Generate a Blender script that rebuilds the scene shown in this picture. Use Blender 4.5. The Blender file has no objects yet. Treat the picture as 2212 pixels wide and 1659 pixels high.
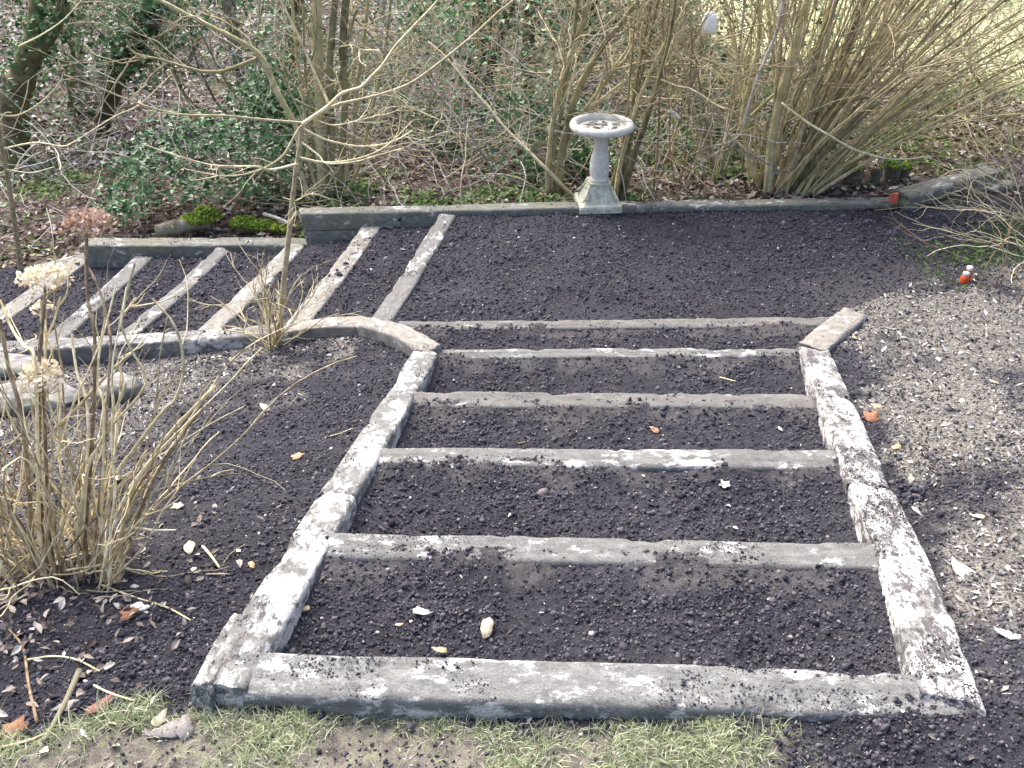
import bpy, math, random
import numpy as np
from mathutils import Matrix, Vector

# ------------------------------------------------------------------ camera, sky, sun, exposure
SC = bpy.context.scene
COL = SC.collection
PITCH = math.radians(33.1)
CAMZ = 1.65
FPX = 1916.0                      # focal length in units of a 2212 px wide picture
cam_d = bpy.data.cameras.new('camera'); cam = bpy.data.objects.new('camera', cam_d); COL.objects.link(cam)
cam.location = (0, 0, CAMZ); cam.rotation_euler = (math.radians(90) - PITCH, 0, 0)
cam_d.sensor_width = 36.0; cam_d.lens = 36.0 * FPX / 2212.0
cam_d.clip_start = 0.05; cam_d.clip_end = 400
SC.camera = cam
world = bpy.data.worlds.new('World'); SC.world = world; world.use_nodes = True
wn = world.node_tree; bg = wn.nodes['Background']
sky = wn.nodes.new('ShaderNodeTexSky'); sky.sky_type = 'NISHITA'; sky.sun_disc = False
SUN_EL, SUN_AZ = math.radians(52), math.radians(-35)
sky.sun_elevation = SUN_EL; sky.sun_rotation = SUN_AZ
sky.air_density = 1.0; sky.dust_density = 6.0; sky.ozone_density = 1.0
wn.links.new(sky.outputs[0], bg.inputs[0]); bg.inputs[1].default_value = 0.125
sun_d = bpy.data.lights.new('sun', 'SUN'); sun_d.energy = 1.5; sun_d.angle = math.radians(60); sun_d.color = (1.0, 0.985, 0.935)
sun = bpy.data.objects.new('sun', sun_d); COL.objects.link(sun)
sd = Vector((math.sin(SUN_AZ) * math.cos(SUN_EL), math.cos(SUN_AZ) * math.cos(SUN_EL), math.sin(SUN_EL)))
sun.rotation_euler = (-sd).to_track_quat('-Z', 'Y').to_euler()
SC.view_settings.view_transform = 'Standard'; SC.view_settings.look = 'None'
SC.view_settings.exposure = 1.68; SC.view_settings.gamma = 1.0

RNG = np.random.default_rng(7)
random.seed(7)

# ------------------------------------------------------------------ helpers
cp, sp_ = math.cos(PITCH), math.sin(PITCH)
def ray(px, py):
    dx = (px - 1106) / FPX; dy = (829.5 - py) / FPX
    return np.array([dx, cp + dy * sp_, -sp_ + dy * cp])
def P(px, py, z):                       # the point at height z seen there
    r = ray(px, py); t = (z - CAMZ) / r[2]
    return np.array([r[0] * t, r[1] * t, z])
def PY(px, py, Y):                      # the point at distance Y ahead seen there
    r = ray(px, py); t = Y / r[1]
    return np.array([r[0] * t, Y, CAMZ + r[2] * t])
def pxm(px, Y, py=400):                 # metres for that many pixels at distance Y
    r = ray(1106, py); return px / FPX * Y / r[1]

_perm = np.random.default_rng(1).random((257, 257))
_perm[256] = _perm[0]; _perm[:, 256] = _perm[:, 0]
def vnoise(x, y, seed=0):
    x = np.asarray(x, float) + seed * 17.31; y = np.asarray(y, float) + seed * 7.77
    xi = np.floor(x); yi = np.floor(y); fx = x - xi; fy = y - yi
    xi = xi.astype(int) % 256; yi = yi.astype(int) % 256
    fx = fx * fx * (3 - 2 * fx); fy = fy * fy * (3 - 2 * fy)
    a = _perm[xi, yi]; b = _perm[xi + 1, yi]; c = _perm[xi, yi + 1]; d = _perm[xi + 1, yi + 1]
    return (a * (1 - fx) + b * fx) * (1 - fy) + (c * (1 - fx) + d * fx) * fy - 0.5
def fbm(x, y, f, octs=4, seed=0, gain=0.5):
    s = 0; a = 1.0
    for i in range(octs):
        s = s + a * vnoise(np.asarray(x) * f, np.asarray(y) * f, seed + i * 3.1); f *= 2.07; a *= gain
    return s

def mesh_np(name, V, F, smooth=True, rnd=None):
    """V (n,3); F list of (m,k) index arrays"""
    me = bpy.data.meshes.new(name)
    V = np.ascontiguousarray(V, dtype=np.float32)
    F = [np.asarray(f, dtype=np.int32) for f in (F if isinstance(F, list) else [F]) if len(f)]
    me.vertices.add(len(V)); me.vertices.foreach_set('co', V.ravel())
    nl = sum(f.size for f in F); npoly = sum(len(f) for f in F)
    me.loops.add(nl); me.loops.foreach_set('vertex_index', np.concatenate([f.ravel() for f in F]))
    st = []; o = 0
    for f in F:
        st.append(o + np.arange(len(f)) * f.shape[1]); o += f.size
    me.polygons.add(npoly); me.polygons.foreach_set('loop_start', np.concatenate(st).astype(np.int32))
    me.polygons.foreach_set('use_smooth', np.full(npoly, smooth, dtype=bool))
    me.update(calc_edges=True)
    if rnd is not None:
        a = me.attributes.new('rnd', 'FLOAT', 'POINT'); a.data.foreach_set('value', np.ascontiguousarray(rnd, dtype=np.float32))
    return me
def tag(o, label=None, cat=None, group=None, kind=None):
    if label: o['label'] = label
    if cat: o['category'] = cat
    if group: o['group'] = group
    if kind: o['kind'] = kind
    return o
def obj(name, me, mat=None, parent=None, kind=None):
    o = bpy.data.objects.new(name, me); COL.objects.link(o)
    if mat is not None and len(me.materials) == 0: me.materials.append(mat)
    if parent is not None: o.parent = parent
    if kind: o['kind'] = kind
    return o
def thing(name, loc, label, cat, group=None):
    o = bpy.data.objects.new(name, None); COL.objects.link(o); o.location = tuple(float(v) for v in loc)
    o.empty_display_size = 0.05
    return tag(o, label, cat, group)
class Acc:                              # collects several arrays into one mesh
    def __init__(s): s.V = []; s.F = {}; s.R = []; s.n = 0
    def add(s, V, F, R=None):
        s.V.append(V)
        for f in (F if isinstance(F, list) else [F]):
            if len(f): s.F.setdefault(f.shape[1], []).append(np.asarray(f) + s.n)
        s.R.append(np.full(len(V), 0.5) if R is None else np.broadcast_to(R, (len(V),))); s.n += len(V)
    def mesh(s, name, smooth=True, off=(0, 0, 0)):
        return mesh_np(name, np.concatenate(s.V) - np.asarray(off), [np.concatenate(v) for v in s.F.values()], smooth, np.concatenate(s.R))

def tubes(Pt, R, k=5, cap=False):
    """Pt (B,N,3), R (B,N) -> V, [F], twig index per vertex"""
    Pt = np.asarray(Pt, float); R = np.asarray(R, float)
    B, N, _ = Pt.shape
    T = np.gradient(Pt, axis=1); T /= np.linalg.norm(T, axis=2, keepdims=True) + 1e-9
    tot = Pt[:, -1] - Pt[:, 0]; ax = np.argmin(np.abs(tot), axis=1)
    ref = np.eye(3)[ax][:, None, :]
    n = np.cross(T, np.broadcast_to(ref, T.shape)); n /= np.linalg.norm(n, axis=2, keepdims=True) + 1e-9
    b = np.cross(T, n)
    a = np.arange(k) / k * 2 * math.pi
    V = Pt[:, :, None, :] + R[:, :, None, None] * (np.cos(a)[None, None, :, None] * n[:, :, None, :] + np.sin(a)[None, None, :, None] * b[:, :, None, :])
    V = V.reshape(-1, 3)
    i = np.arange(N - 1)[:, None] * k; j = np.arange(k)[None]; j2 = (j + 1) % k
    q = np.stack([i + j, i + j2, i + k + j2, i + k + j], -1).reshape(-1, 4)
    F = (q[None] + (np.arange(B) * N * k)[:, None, None]).reshape(-1, 4)
    out = [F]
    if cap:
        base = np.arange(B)[:, None] * N * k
        out.append(base + (N - 1) * k + np.arange(k)[None]); out.append(base + np.arange(k)[None, ::-1])
    return V, out, np.repeat(np.arange(B), N * k)
def walk(p0, d0, L, N, wob=0.15, up=0.0, rng=RNG):
    p0 = np.asarray(p0, float); B = len(p0)
    d = np.asarray(d0, float); d = d / (np.linalg.norm(d, axis=1, keepdims=True) + 1e-9)
    out = [p0]; p = p0; st = (np.asarray(L, float) / (N - 1))[:, None] if np.ndim(L) else L / (N - 1)
    drift = rng.normal(0, wob * 0.45, (B, 3))
    for i in range(N - 1):
        d = d + rng.normal(0, wob, (B, 3)) + drift * 0.5; d[:, 2] += up
        d /= np.linalg.norm(d, axis=1, keepdims=True) + 1e-9
        p = p + d * st; out.append(p)
    return np.stack(out, 1)
def spline(pts, n):                     # Catmull-Rom resample
    pts = np.asarray(pts, float)
    if len(pts) < 3:
        t = np.linspace(0, 1, n)[:, None]; return pts[0] * (1 - t) + pts[-1] * t
    q = np.vstack([2 * pts[0] - pts[1], pts, 2 * pts[-1] - pts[-2]])
    s = np.linspace(0, len(pts) - 1 - 1e-6, n); i = s.astype(int); f = (s - i)[:, None]
    a, b, c, d = q[i], q[i + 1], q[i + 2], q[i + 3]
    return 0.5 * (2 * b + (c - a) * f + (2 * a - 5 * b + 4 * c - d) * f ** 2 + (3 * b - a - 3 * c + d) * f ** 3)
def rotmats(B, rng=RNG, tilt=None):
    """random rotations; tilt: max lean of local z from world z"""
    a = rng.uniform(0, 2 * math.pi, B)
    if tilt is None:
        q = rng.normal(size=(B, 4)); q /= np.linalg.norm(q, axis=1, keepdims=True)
        w, x, y, z = q.T
        return np.stack([np.stack([1-2*(y*y+z*z), 2*(x*y-z*w), 2*(x*z+y*w)], -1), np.stack([2*(x*y+z*w), 1-2*(x*x+z*z), 2*(y*z-x*w)], -1), np.stack([2*(x*z-y*w), 2*(y*z+x*w), 1-2*(x*x+y*y)], -1)], 1)
    th = rng.uniform(0, 1, B) ** 0.7 * tilt; ph = rng.uniform(0, 2 * math.pi, B)
    c, s = np.cos(a), np.sin(a); Z = np.zeros(B); O = np.ones(B)
    Rz = np.stack([np.stack([c, -s, Z], -1), np.stack([s, c, Z], -1), np.stack([Z, Z, O], -1)], 1)
    kx, ky = np.cos(ph), np.sin(ph); ct, st = np.cos(th), np.sin(th)
    Rt = np.stack([np.stack([ct + kx*kx*(1-ct), kx*ky*(1-ct), ky*st], -1), np.stack([kx*ky*(1-ct), ct + ky*ky*(1-ct), -kx*st], -1), np.stack([-ky*st, kx*st, ct], -1)], 1)
    return Rt @ Rz
def scatter(TV, TF, pos, S, Rm, rnd=None, jit=0.0, rng=RNG):
    """template copies joined: TV (n,3), TF (m,k), pos (B,3), S (B,) or (B,3)"""
    B = len(pos); S = np.asarray(S, float)
    if S.ndim == 1: S = np.repeat(S[:, None], 3, 1)
    T = np.broadcast_to(TV[None], (B,) + TV.shape)
    if jit: T = T * (1 + rng.uniform(-jit, jit, T.shape))
    V = np.einsum('bij,bnj->bni', Rm, T * S[:, None, :]) + np.asarray(pos)[:, None, :]
    F = (np.asarray(TF)[None] + (np.arange(B) * len(TV))[:, None, None]).reshape(-1, np.asarray(TF).shape[1])
    r = rng.random(B) if rnd is None else rnd
    return V.reshape(-1, 3), F, np.repeat(r, len(TV))

# templates
OCT_V = np.array([[1,0,0],[-1,0,0],[0,1,0],[0,-1,0],[0,0,1],[0,0,-1]], float)
OCT_F = np.array([[0,2,4],[2,1,4],[1,3,4],[3,0,4],[2,0,5],[1,2,5],[3,1,5],[0,3,5]])
_g = (1 + 5 ** .5) / 2
ICO_V = np.array([[-1,_g,0],[1,_g,0],[-1,-_g,0],[1,-_g,0],[0,-1,_g],[0,1,_g],[0,-1,-_g],[0,1,-_g],[_g,0,-1],[_g,0,1],[-_g,0,-1],[-_g,0,1]]) / math.sqrt(1 + _g * _g)
ICO_F = np.array([[0,11,5],[0,5,1],[0,1,7],[0,7,10],[0,10,11],[1,5,9],[5,11,4],[11,10,2],[10,7,6],[7,1,8],[3,9,4],[3,4,2],[3,2,6],[3,6,8],[3,8,9],[4,9,5],[2,4,11],[6,2,10],[8,6,7],[9,8,1]])
LEAF_V = np.array([[0,-.5,0],[.26,-.15,.09],[.2,.2,.07],[0,.55,-.04],[-.2,.2,.07],[-.26,-.15,.09],[0,0,0]], float)      # folded oval leaf
LEAF_F = np.array([[0,1,6],[1,2,6],[2,3,6],[3,4,6],[4,5,6],[5,0,6]])
CHIP_V = np.array([[0,-.5,.02],[.24,.0,.1],[.02,.52,-.02],[-.24,.05,.08]], float)
CHIP_F = np.array([[0,1,2],[0,2,3]])
IVY_V = np.array([[0,-.35,0],[.5,-.15,.1],[.25,.05,.03],[0,.6,-.08],[-.25,.05,.03],[-.5,-.15,.1]], float)
IVY_F = np.array([[0,1,2],[0,2,3],[0,3,4],[0,4,5]])

# ------------------------------------------------------------------ materials
def mat(name, rough=0.85):
    m = bpy.data.materials.new(name); m.use_nodes = True
    nt = m.node_tree; b = nt.nodes['Principled BSDF']; b.inputs['Roughness'].default_value = rough
    b.inputs['Specular IOR Level'].default_value = 0.25
    return m, nt, b
def N(nt, t, **kw):
    n = nt.nodes.new(t)
    for k, v in kw.items():
        if k.startswith('i_'): n.inputs[k[2:].replace('_', ' ')].default_value = v
        else: setattr(n, k, v)
    return n
def ramp(nt, stops, src=None, interp='LINEAR'):
    r = nt.nodes.new('ShaderNodeValToRGB'); r.color_ramp.interpolation = interp
    e = r.color_ramp.elements
    while len(e) < len(stops): e.new(0.5)
    for el, (p, c) in zip(e, stops):
        el.position = p; el.color = (c if len(c) == 4 else (*c, 1)) if hasattr(c, '__len__') else (c, c, c, 1)
    if src is not None: nt.links.new(src, r.inputs[0])
    return r
def noise(nt, scale, detail=4, rough=0.6, vec=None):
    n = N(nt, 'ShaderNodeTexNoise'); n.inputs['Scale'].default_value = scale; n.inputs['Detail'].default_value = detail; n.inputs['Roughness'].default_value = rough
    if vec is not None: nt.links.new(vec, n.inputs['Vector'])
    return n
def mix(nt, fac, a, b, mode='MIX'):
    n = nt.nodes.new('ShaderNodeMix'); n.data_type = 'RGBA'; n.blend_type = mode
    for s, v in ((n.inputs[0], fac), (n.inputs[6], a), (n.inputs[7], b)):
        if hasattr(v, 'is_linked') or isinstance(v, bpy.types.NodeSocket): nt.links.new(v, s)
        elif hasattr(v, '__len__'): s.default_value = (*v[:3], 1)
        else: s.default_value = v
    return n.outputs[2]
def bump(nt, b, h, strength=0.5, dist=0.01):
    n = nt.nodes.new('ShaderNodeBump'); n.inputs['Strength'].default_value = strength; n.inputs['Distance'].default_value = dist
    nt.links.new(h, n.inputs['Height']); nt.links.new(n.outputs[0], b.inputs['Normal'])
def rnd_mat(name, stops, rough=0.8, noise_scale=30.0, noise_amt=0.35, trans=0.0, bump_s=0.0, spec=0.25):
    """colour by the per-piece random attribute, with fine mottling"""
    m, nt, b = mat(name, rough); b.inputs['Specular IOR Level'].default_value = spec
    at = N(nt, 'ShaderNodeAttribute', attribute_name='rnd')
    r = ramp(nt, stops, at.outputs['Fac'])
    tc = N(nt, 'ShaderNodeTexCoord'); ns = noise(nt, noise_scale, 4, 0.6, tc.outputs['Object'])
    v = ramp(nt, [(0.3, 1 - noise_amt), (0.7, 1 + noise_amt)], ns.outputs[0])
    c = mix(nt, 1.0, r.outputs[0], v.outputs[0], 'MULTIPLY')
    nt.links.new(c, b.inputs['Base Color'])
    if trans:
        b.inputs['Subsurface Weight'].default_value = 0.0
        t = N(nt, 'ShaderNodeBsdfTranslucent'); nt.links.new(c, t.inputs[0])
        ms = N(nt, 'ShaderNodeMixShader'); ms.inputs[0].default_value = trans
        out = nt.nodes['Material Output']; nt.links.new(b.outputs[0], ms.inputs[1]); nt.links.new(t.outputs[0], ms.inputs[2]); nt.links.new(ms.outputs[0], out.inputs[0])
    if bump_s: bump(nt, b, ns.outputs[0], bump_s, 0.005)
    return m

def soil_mat():
    m, nt, b = mat('soil', 0.95)
    b.inputs['Specular IOR Level'].default_value = 0.35
    tc = N(nt, 'ShaderNodeTexCoord').outputs['Object']
    n1 = noise(nt, 3.0, 5, 0.6, tc); n2 = noise(nt, 120.0, 4, 0.7, tc); n3 = noise(nt, 420, 2, 0.5, tc)
    base = ramp(nt, [(0.3, (0.030, 0.029, 0.038)), (0.7, (0.061, 0.058, 0.073))], n1.outputs[0])
    fine = ramp(nt, [(0.3, 0.55), (0.7, 1.5)], n2.outputs[0])
    c = mix(nt, 1.0, base.outputs[0], fine.outputs[0], 'MULTIPLY')
    fl = ramp(nt, [(0.70, 0.0), (0.76, 1.0)], n3.outputs[0])
    c = mix(nt, fl.outputs[0], c, (0.13, 0.115, 0.11))
    dust = N(nt, 'ShaderNodeAttribute', attribute_name='dust')      # trodden, drier soil
    c = mix(nt, dust.outputs['Fac'], c, mix(nt, n2.outputs[0], (0.07, 0.064, 0.068), (0.18, 0.167, 0.168)))
    lit = N(nt, 'ShaderNodeAttribute', attribute_name='litter')     # bank of pale bark and leaf mould
    ln = ramp(nt, [(0.36, (0.085, 0.08, 0.072)), (0.5, (0.22, 0.208, 0.185)), (0.64, (0.44, 0.42, 0.385))], n2.outputs[0])
    c = mix(nt, lit.outputs['Fac'], c, ln.outputs[0])
    gr = N(nt, 'ShaderNodeAttribute', attribute_name='turf')        # worn lawn
    gn = ramp(nt, [(0.35, (0.13, 0.115, 0.10)), (0.5, (0.27, 0.24, 0.205)), (0.66, (0.32, 0.33, 0.21))], noise(nt, 22, 6, 0.7, tc).outputs[0])
    c = mix(nt, gr.outputs['Fac'], c, gn.outputs[0])
    nt.links.new(c, b.inputs['Base Color'])
    h = N(nt, 'ShaderNodeMath', operation='ADD'); nt.links.new(n2.outputs[0], h.inputs[0]); nt.links.new(n3.outputs[0], h.inputs[1])
    bump(nt, b, h.outputs[0], 0.9, 0.012)
    return m
def floor_mat():
    m, nt, b = mat('woodland_floor', 0.95)
    tc = N(nt, 'ShaderNodeTexCoord').outputs['Object']
    n1 = noise(nt, 1.1, 4, 0.6, tc); n2 = noise(nt, 26.0, 5, 0.75, tc)
    a = ramp(nt, [(0.33, (0.022, 0.015, 0.013)), (0.5, (0.075, 0.055, 0.048)), (0.66, (0.2, 0.16, 0.14))], n2.outputs[0])
    g = ramp(nt, [(0.35, (0.03, 0.028, 0.015)), (0.52, (0.10, 0.11, 0.045)), (0.66, (0.2, 0.2, 0.1))], n2.outputs[0])
    f = ramp(nt, [(0.48, 0.0), (0.6, 0.75)], n1.outputs[0])
    c = mix(nt, f.outputs[0], a.outputs[0], g.outputs[0])
    me = N(nt, 'ShaderNodeAttribute', attribute_name='meadow')
    mg = ramp(nt, [(0.35, (0.42, 0.45, 0.2)), (0.55, (0.62, 0.62, 0.38)), (0.7, (0.78, 0.74, 0.6))], n2.outputs[0])  # pale grass, with the sunlit overexposure put into its colour
    c = mix(nt, me.outputs['Fac'], c, mg.outputs[0])
    nt.links.new(c, b.inputs['Base Color']); bump(nt, b, n2.outputs[0], 0.8, 0.03)
    return m
def timber_mat(name, white=0.5, dirt=0.5, grey=(0.23, 0.215, 0.2), green=0.0, seed=0.0, dusty=0.0):
    """old weathered sleeper: grey, blotched white, mottled and soiled"""
    m, nt, b = mat(name, 0.92)
    tc = N(nt, 'ShaderNodeTexCoord').outputs['Object']
    oi = N(nt, 'ShaderNodeObjectInfo')
    ml = N(nt, 'ShaderNodeVectorMath', operation='SCALE'); nt.links.new(oi.outputs['Location'], ml.inputs[0]); ml.inputs['Scale'].default_value = 3.7
    off = N(nt, 'ShaderNodeVectorMath', operation='ADD'); off.inputs[1].default_value = (seed, seed * 2, 0); nt.links.new(ml.outputs[0], off.inputs[0])
    v = N(nt, 'ShaderNodeVectorMath', operation='ADD'); nt.links.new(tc, v.inputs[0]); nt.links.new(off.outputs[0], v.inputs[1]); v = v.outputs[0]
    def mapped(sc, loc=(0, 0, 0)):
        mp = N(nt, 'ShaderNodeMapping'); mp.inputs['Scale'].default_value = sc; mp.inputs['Location'].default_value = loc; nt.links.new(v, mp.inputs[0]); return mp.outputs[0]
    grain = noise(nt, 3.0, 5, 0.7, mapped((4, 22, 22)))
    mott = noise(nt, 30.0, 7, 0.75, mapped((.7, 1, 1), (2.2, 5, 1)))
    patch = noise(nt, 6.5, 9, 0.72, mapped((0.75, 1.4, 1.4)))
    dn = noise(nt, 10.0, 10, 0.82, mapped((0.75, 1.3, 1.3), (5.2, 1.3, 8.8)))
    dn2 = noise(nt, 55.0, 6, 0.8, mapped((0.6, 1.1, 1.1), (1.2, 3.3, 4.8)))
    fine = noise(nt, 210, 3, 0.7, v)
    mt = N(nt, 'ShaderNodeMath', operation='MULTIPLY_ADD'); nt.links.new(grain.outputs[0], mt.inputs[0]); mt.inputs[1].default_value = 0.28
    m2 = N(nt, 'ShaderNodeMath', operation='MULTIPLY'); nt.links.new(mott.outputs[0], m2.inputs[0]); m2.inputs[1].default_value = 0.72; nt.links.new(m2.outputs[0], mt.inputs[2])
    g = ramp(nt, [(0.30, tuple(x * 0.5 for x in grey)), (0.5, grey), (0.72, tuple(min(1, x * 1.75) for x in grey))], mt.outputs[0])
    c = g.outputs[0]
    if green:
        gn = noise(nt, 2.5, 5, 0.6, v); gf = ramp(nt, [(0.42, 0.0), (0.62, green)], gn.outputs[0])
        c = mix(nt, gf.outputs[0], c, (0.15, 0.16, 0.075))
    if dusty:
        dz = noise(nt, 8, 6, 0.7, mapped((.6, 1, 1), (9, 2, 3))); dfz = ramp(nt, [(0.36, 0.0), (0.56, dusty)], dz.outputs[0])
        c = mix(nt, dfz.outputs[0], c, mix(nt, mott.outputs[0], (0.085, 0.08, 0.079), (0.225, 0.215, 0.203)))
    t0 = 0.66 - 0.24 * white
    pm = N(nt, 'ShaderNodeMath', operation='MULTIPLY_ADD'); nt.links.new(mott.outputs[0], pm.inputs[0]); pm.inputs[1].default_value = 0.35
    p3 = N(nt, 'ShaderNodeMath', operation='ADD'); nt.links.new(patch.outputs[0], p3.inputs[0]); p3.inputs[1].default_value = -0.175; nt.links.new(p3.outputs[0], pm.inputs[2])
    wf = ramp(nt, [(t0, 0.0), (t0 + 0.05, 0.8), (t0 + 0.14, 1.0)], pm.outputs[0])
    c = mix(nt, wf.outputs[0], c, mix(nt, fine.outputs[0], (0.46, 0.445, 0.43), (0.76, 0.75, 0.74)))
    t1 = 0.70 - 0.22 * dirt
    d3 = N(nt, 'ShaderNodeMath', operation='MULTIPLY_ADD'); nt.links.new(dn2.outputs[0], d3.inputs[0]); d3.inputs[1].default_value = 0.55
    d4 = N(nt, 'ShaderNodeMath', operation='MULTIPLY_ADD'); nt.links.new(dn.outputs[0], d4.inputs[0]); d4.inputs[1].default_value = 0.8; d4.inputs[2].default_value = -0.175; nt.links.new(d4.outputs[0], d3.inputs[2])
    df = ramp(nt, [(t1, 0.0), (t1 + 0.03, 0.9)], d3.outputs[0])
    c = mix(nt, df.outputs[0], c, mix(nt, fine.outputs[0], (0.035, 0.031, 0.036), (0.12, 0.11, 0.115)))
    sp = ramp(nt, [(0.3, 0.66), (0.7, 1.25)], fine.outputs[0])
    c = mix(nt, 1.0, c, sp.outputs[0], 'MULTIPLY')
    nt.links.new(c, b.inputs['Base Color'])
    h = N(nt, 'ShaderNodeMath', operation='ADD'); nt.links.new(mt.outputs[0], h.inputs[0]); nt.links.new(d3.outputs[0], h.inputs[1])
    bump(nt, b, h.outputs[0], 0.75, 0.010)
    return m
def bark_mat(name, c0, c1, moss=0.0, scale=14.0, spec=0.2, mossc=(0.17, 0.17, 0.06), var=(0.62, 1.3)):
    m, nt, b = mat(name, 0.85); b.inputs['Specular IOR Level'].default_value = spec
    tc = N(nt, 'ShaderNodeTexCoord').outputs['Object']
    n1 = noise(nt, scale, 6, 0.7, tc); n2 = noise(nt, scale * 0.25, 3, 0.6, tc)
    at = N(nt, 'ShaderNodeAttribute', attribute_name='rnd')
    r = ramp(nt, [(0.34, tuple(q * .75 for q in c0)), (0.43, c0), (0.62, c1)], n1.outputs[0])
    v = ramp(nt, [(0.0, var[0]), (1.0, var[1])], at.outputs['Fac'])
    c = mix(nt, 1.0, r.outputs[0], v.outputs[0], 'MULTIPLY')
    if moss:
        f = ramp(nt, [(0.45, 0.0), (0.6, moss)], n2.outputs[0]); c = mix(nt, f.outputs[0], c, mossc)
    nt.links.new(c, b.inputs['Base Color']); bump(nt, b, n1.outputs[0], 0.6, 0.01)
    return m
def plain_mat(name, col, rough=0.6, var=0.2, scale=40, spec=0.3, bmp=0.2):
    m, nt, b = mat(name, rough); b.inputs['Specular IOR Level'].default_value = spec
    tc = N(nt, 'ShaderNodeTexCoord').outputs['Object']; n1 = noise(nt, scale, 5, 0.65, tc)
    r = ramp(nt, [(0.3, tuple(x * (1 - var) for x in col)), (0.7, tuple(min(1, x * (1 + var)) for x in col))], n1.outputs[0])
    nt.links.new(r.outputs[0], b.inputs['Base Color'])
    if bmp: bump(nt, b, n1.outputs[0], bmp, 0.006)
    return m

M = {}
M['soil'] = soil_mat(); M['floor'] = floor_mat()
M['clod'] = rnd_mat('soil_clods', [(0.0, (0.018, 0.016, 0.025)), (0.5, (0.056, 0.053, 0.069)), (0.9, (0.108, 0.103, 0.124)), (1.0, (0.16, 0.135, 0.14))], 0.95, 180, 0.45, bump_s=0.6, spec=0.4)
M['t_step'] = timber_mat('step_timber', 0.42, 0.44, (0.195, 0.195, 0.19), dusty=0.6)
M['t_dusty'] = timber_mat('dusty_timber', 0.22, 0.40, (0.18, 0.172, 0.162), dusty=0.9, seed=3.0)
M['t_front'] = timber_mat('front_timber', 0.54, 0.46, (0.20, 0.20, 0.195), seed=4.0)
M['t_white'] = timber_mat('bleached_timber', 0.90, 0.92, (0.23, 0.225, 0.215), seed=9.0)
M['t_left'] = timber_mat('edging_timber', 0.74, 0.72, (0.205, 0.203, 0.195), seed=2.0)
M['t_tan'] = timber_mat('tan_timber', 0.42, 0.46, (0.265, 0.25, 0.225), seed=6.0)
M['t_wall'] = timber_mat('wall_timber', 0.36, 0.25, (0.2, 0.198, 0.178), green=0.4, seed=11.0)
M['twig_pale'] = bark_mat('pale_twig_bark', (0.62, 0.52, 0.30), (0.88, 0.79, 0.55), scale=30)
M['twig_tan'] = bark_mat('tan_twig_bark', (0.34, 0.28, 0.165), (0.58, 0.49, 0.34), scale=30)
M['twig_brown'] = bark_mat('brown_twig_bark', (0.2, 0.145, 0.09), (0.42, 0.32, 0.215), scale=30)
M['hazel'] = bark_mat('hazel_bark', (0.3, 0.26, 0.14), (0.54, 0.475, 0.3), moss=0.5, scale=12, mossc=(0.32, 0.31, 0.12), var=(0.36, 1.4))
M['twig_grey'] = bark_mat('grey_twig_bark', (0.3, 0.275, 0.26), (0.58, 0.54, 0.51), scale=30)
M['hazel_grey'] = bark_mat('grey_hazel_bark', (0.34, 0.31, 0.26), (0.6, 0.56, 0.5), scale=12)
M['bark_dark'] = bark_mat('dark_bark', (0.035, 0.027, 0.02), (0.10, 0.08, 0.055), moss=0.4, scale=8)
M['bark_moss'] = bark_mat('mossy_bark', (0.08, 0.062, 0.04), (0.20, 0.165, 0.11), moss=0.75, scale=8)
M['bark_grey'] = bark_mat('grey_bark', (0.13, 0.115, 0.09), (0.27, 0.245, 0.2), moss=0.35, scale=8)
M['log'] = bark_mat('log_bark', (0.10, 0.088, 0.07), (0.27, 0.24, 0.2), moss=0.35, scale=9)
M['ivy'] = rnd_mat('ivy_leaf', [(0.0, (0.016, 0.045, 0.018)), (0.4, (0.055, 0.14, 0.055)), (0.8, (0.12, 0.25, 0.10)), (1.0, (0.24, 0.35, 0.18))], 0.45, 60, 0.25, 0.15, spec=0.4)
M['cover'] = rnd_mat('ground_cover_leaf', [(0.0, (0.045, 0.09, 0.025)), (0.5, (0.11, 0.2, 0.05)), (1.0, (0.24, 0.34, 0.11))], 0.6, 60, 0.25, 0.25)
M['litter'] = rnd_mat('dead_leaf', [(0.0, (0.05, 0.03, 0.026)), (0.3, (0.13, 0.08, 0.066)), (0.6, (0.25, 0.18, 0.15)), (0.85, (0.42, 0.35, 0.30)), (1.0, (0.64, 0.60, 0.54))], 0.7, 50, 0.3, 0.1)
M['litter_pale'] = rnd_mat('pale_dead_leaf', [(0.0, (0.14, 0.115, 0.105)), (0.4, (0.3, 0.26, 0.24)), (0.75, (0.5, 0.45, 0.42)), (1.0, (0.78, 0.75, 0.71))], 0.7, 50, 0.3, 0.1)
M['litter_mix'] = rnd_mat('faded_dead_leaf', [(0.0, (0.08, 0.06, 0.052)), (0.35, (0.2, 0.16, 0.145)), (0.7, (0.36, 0.31, 0.275)), (1.0, (0.62, 0.57, 0.51))], 0.7, 50, 0.3, 0.1)
M['chip'] = rnd_mat('bark_chip', [(0.0, (0.05, 0.042, 0.04)), (0.4, (0.17, 0.15, 0.14)), (0.75, (0.36, 0.335, 0.31)), (1.0, (0.66, 0.64, 0.61))], 0.85, 80, 0.3)
M['pebble'] = rnd_mat('pebble', [(0.0, (0.16, 0.13, 0.12)), (0.5, (0.34, 0.31, 0.29)), (1.0, (0.68, 0.66, 0.64))], 0.7, 80, 0.2)
M['grass'] = rnd_mat('grass_blade', [(0.0, (0.13, 0.17, 0.07)), (0.4, (0.27, 0.33, 0.17)), (0.75, (0.44, 0.48, 0.31)), (1.0, (0.66, 0.64, 0.5))], 0.6, 60, 0.2, 0.3)
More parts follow.
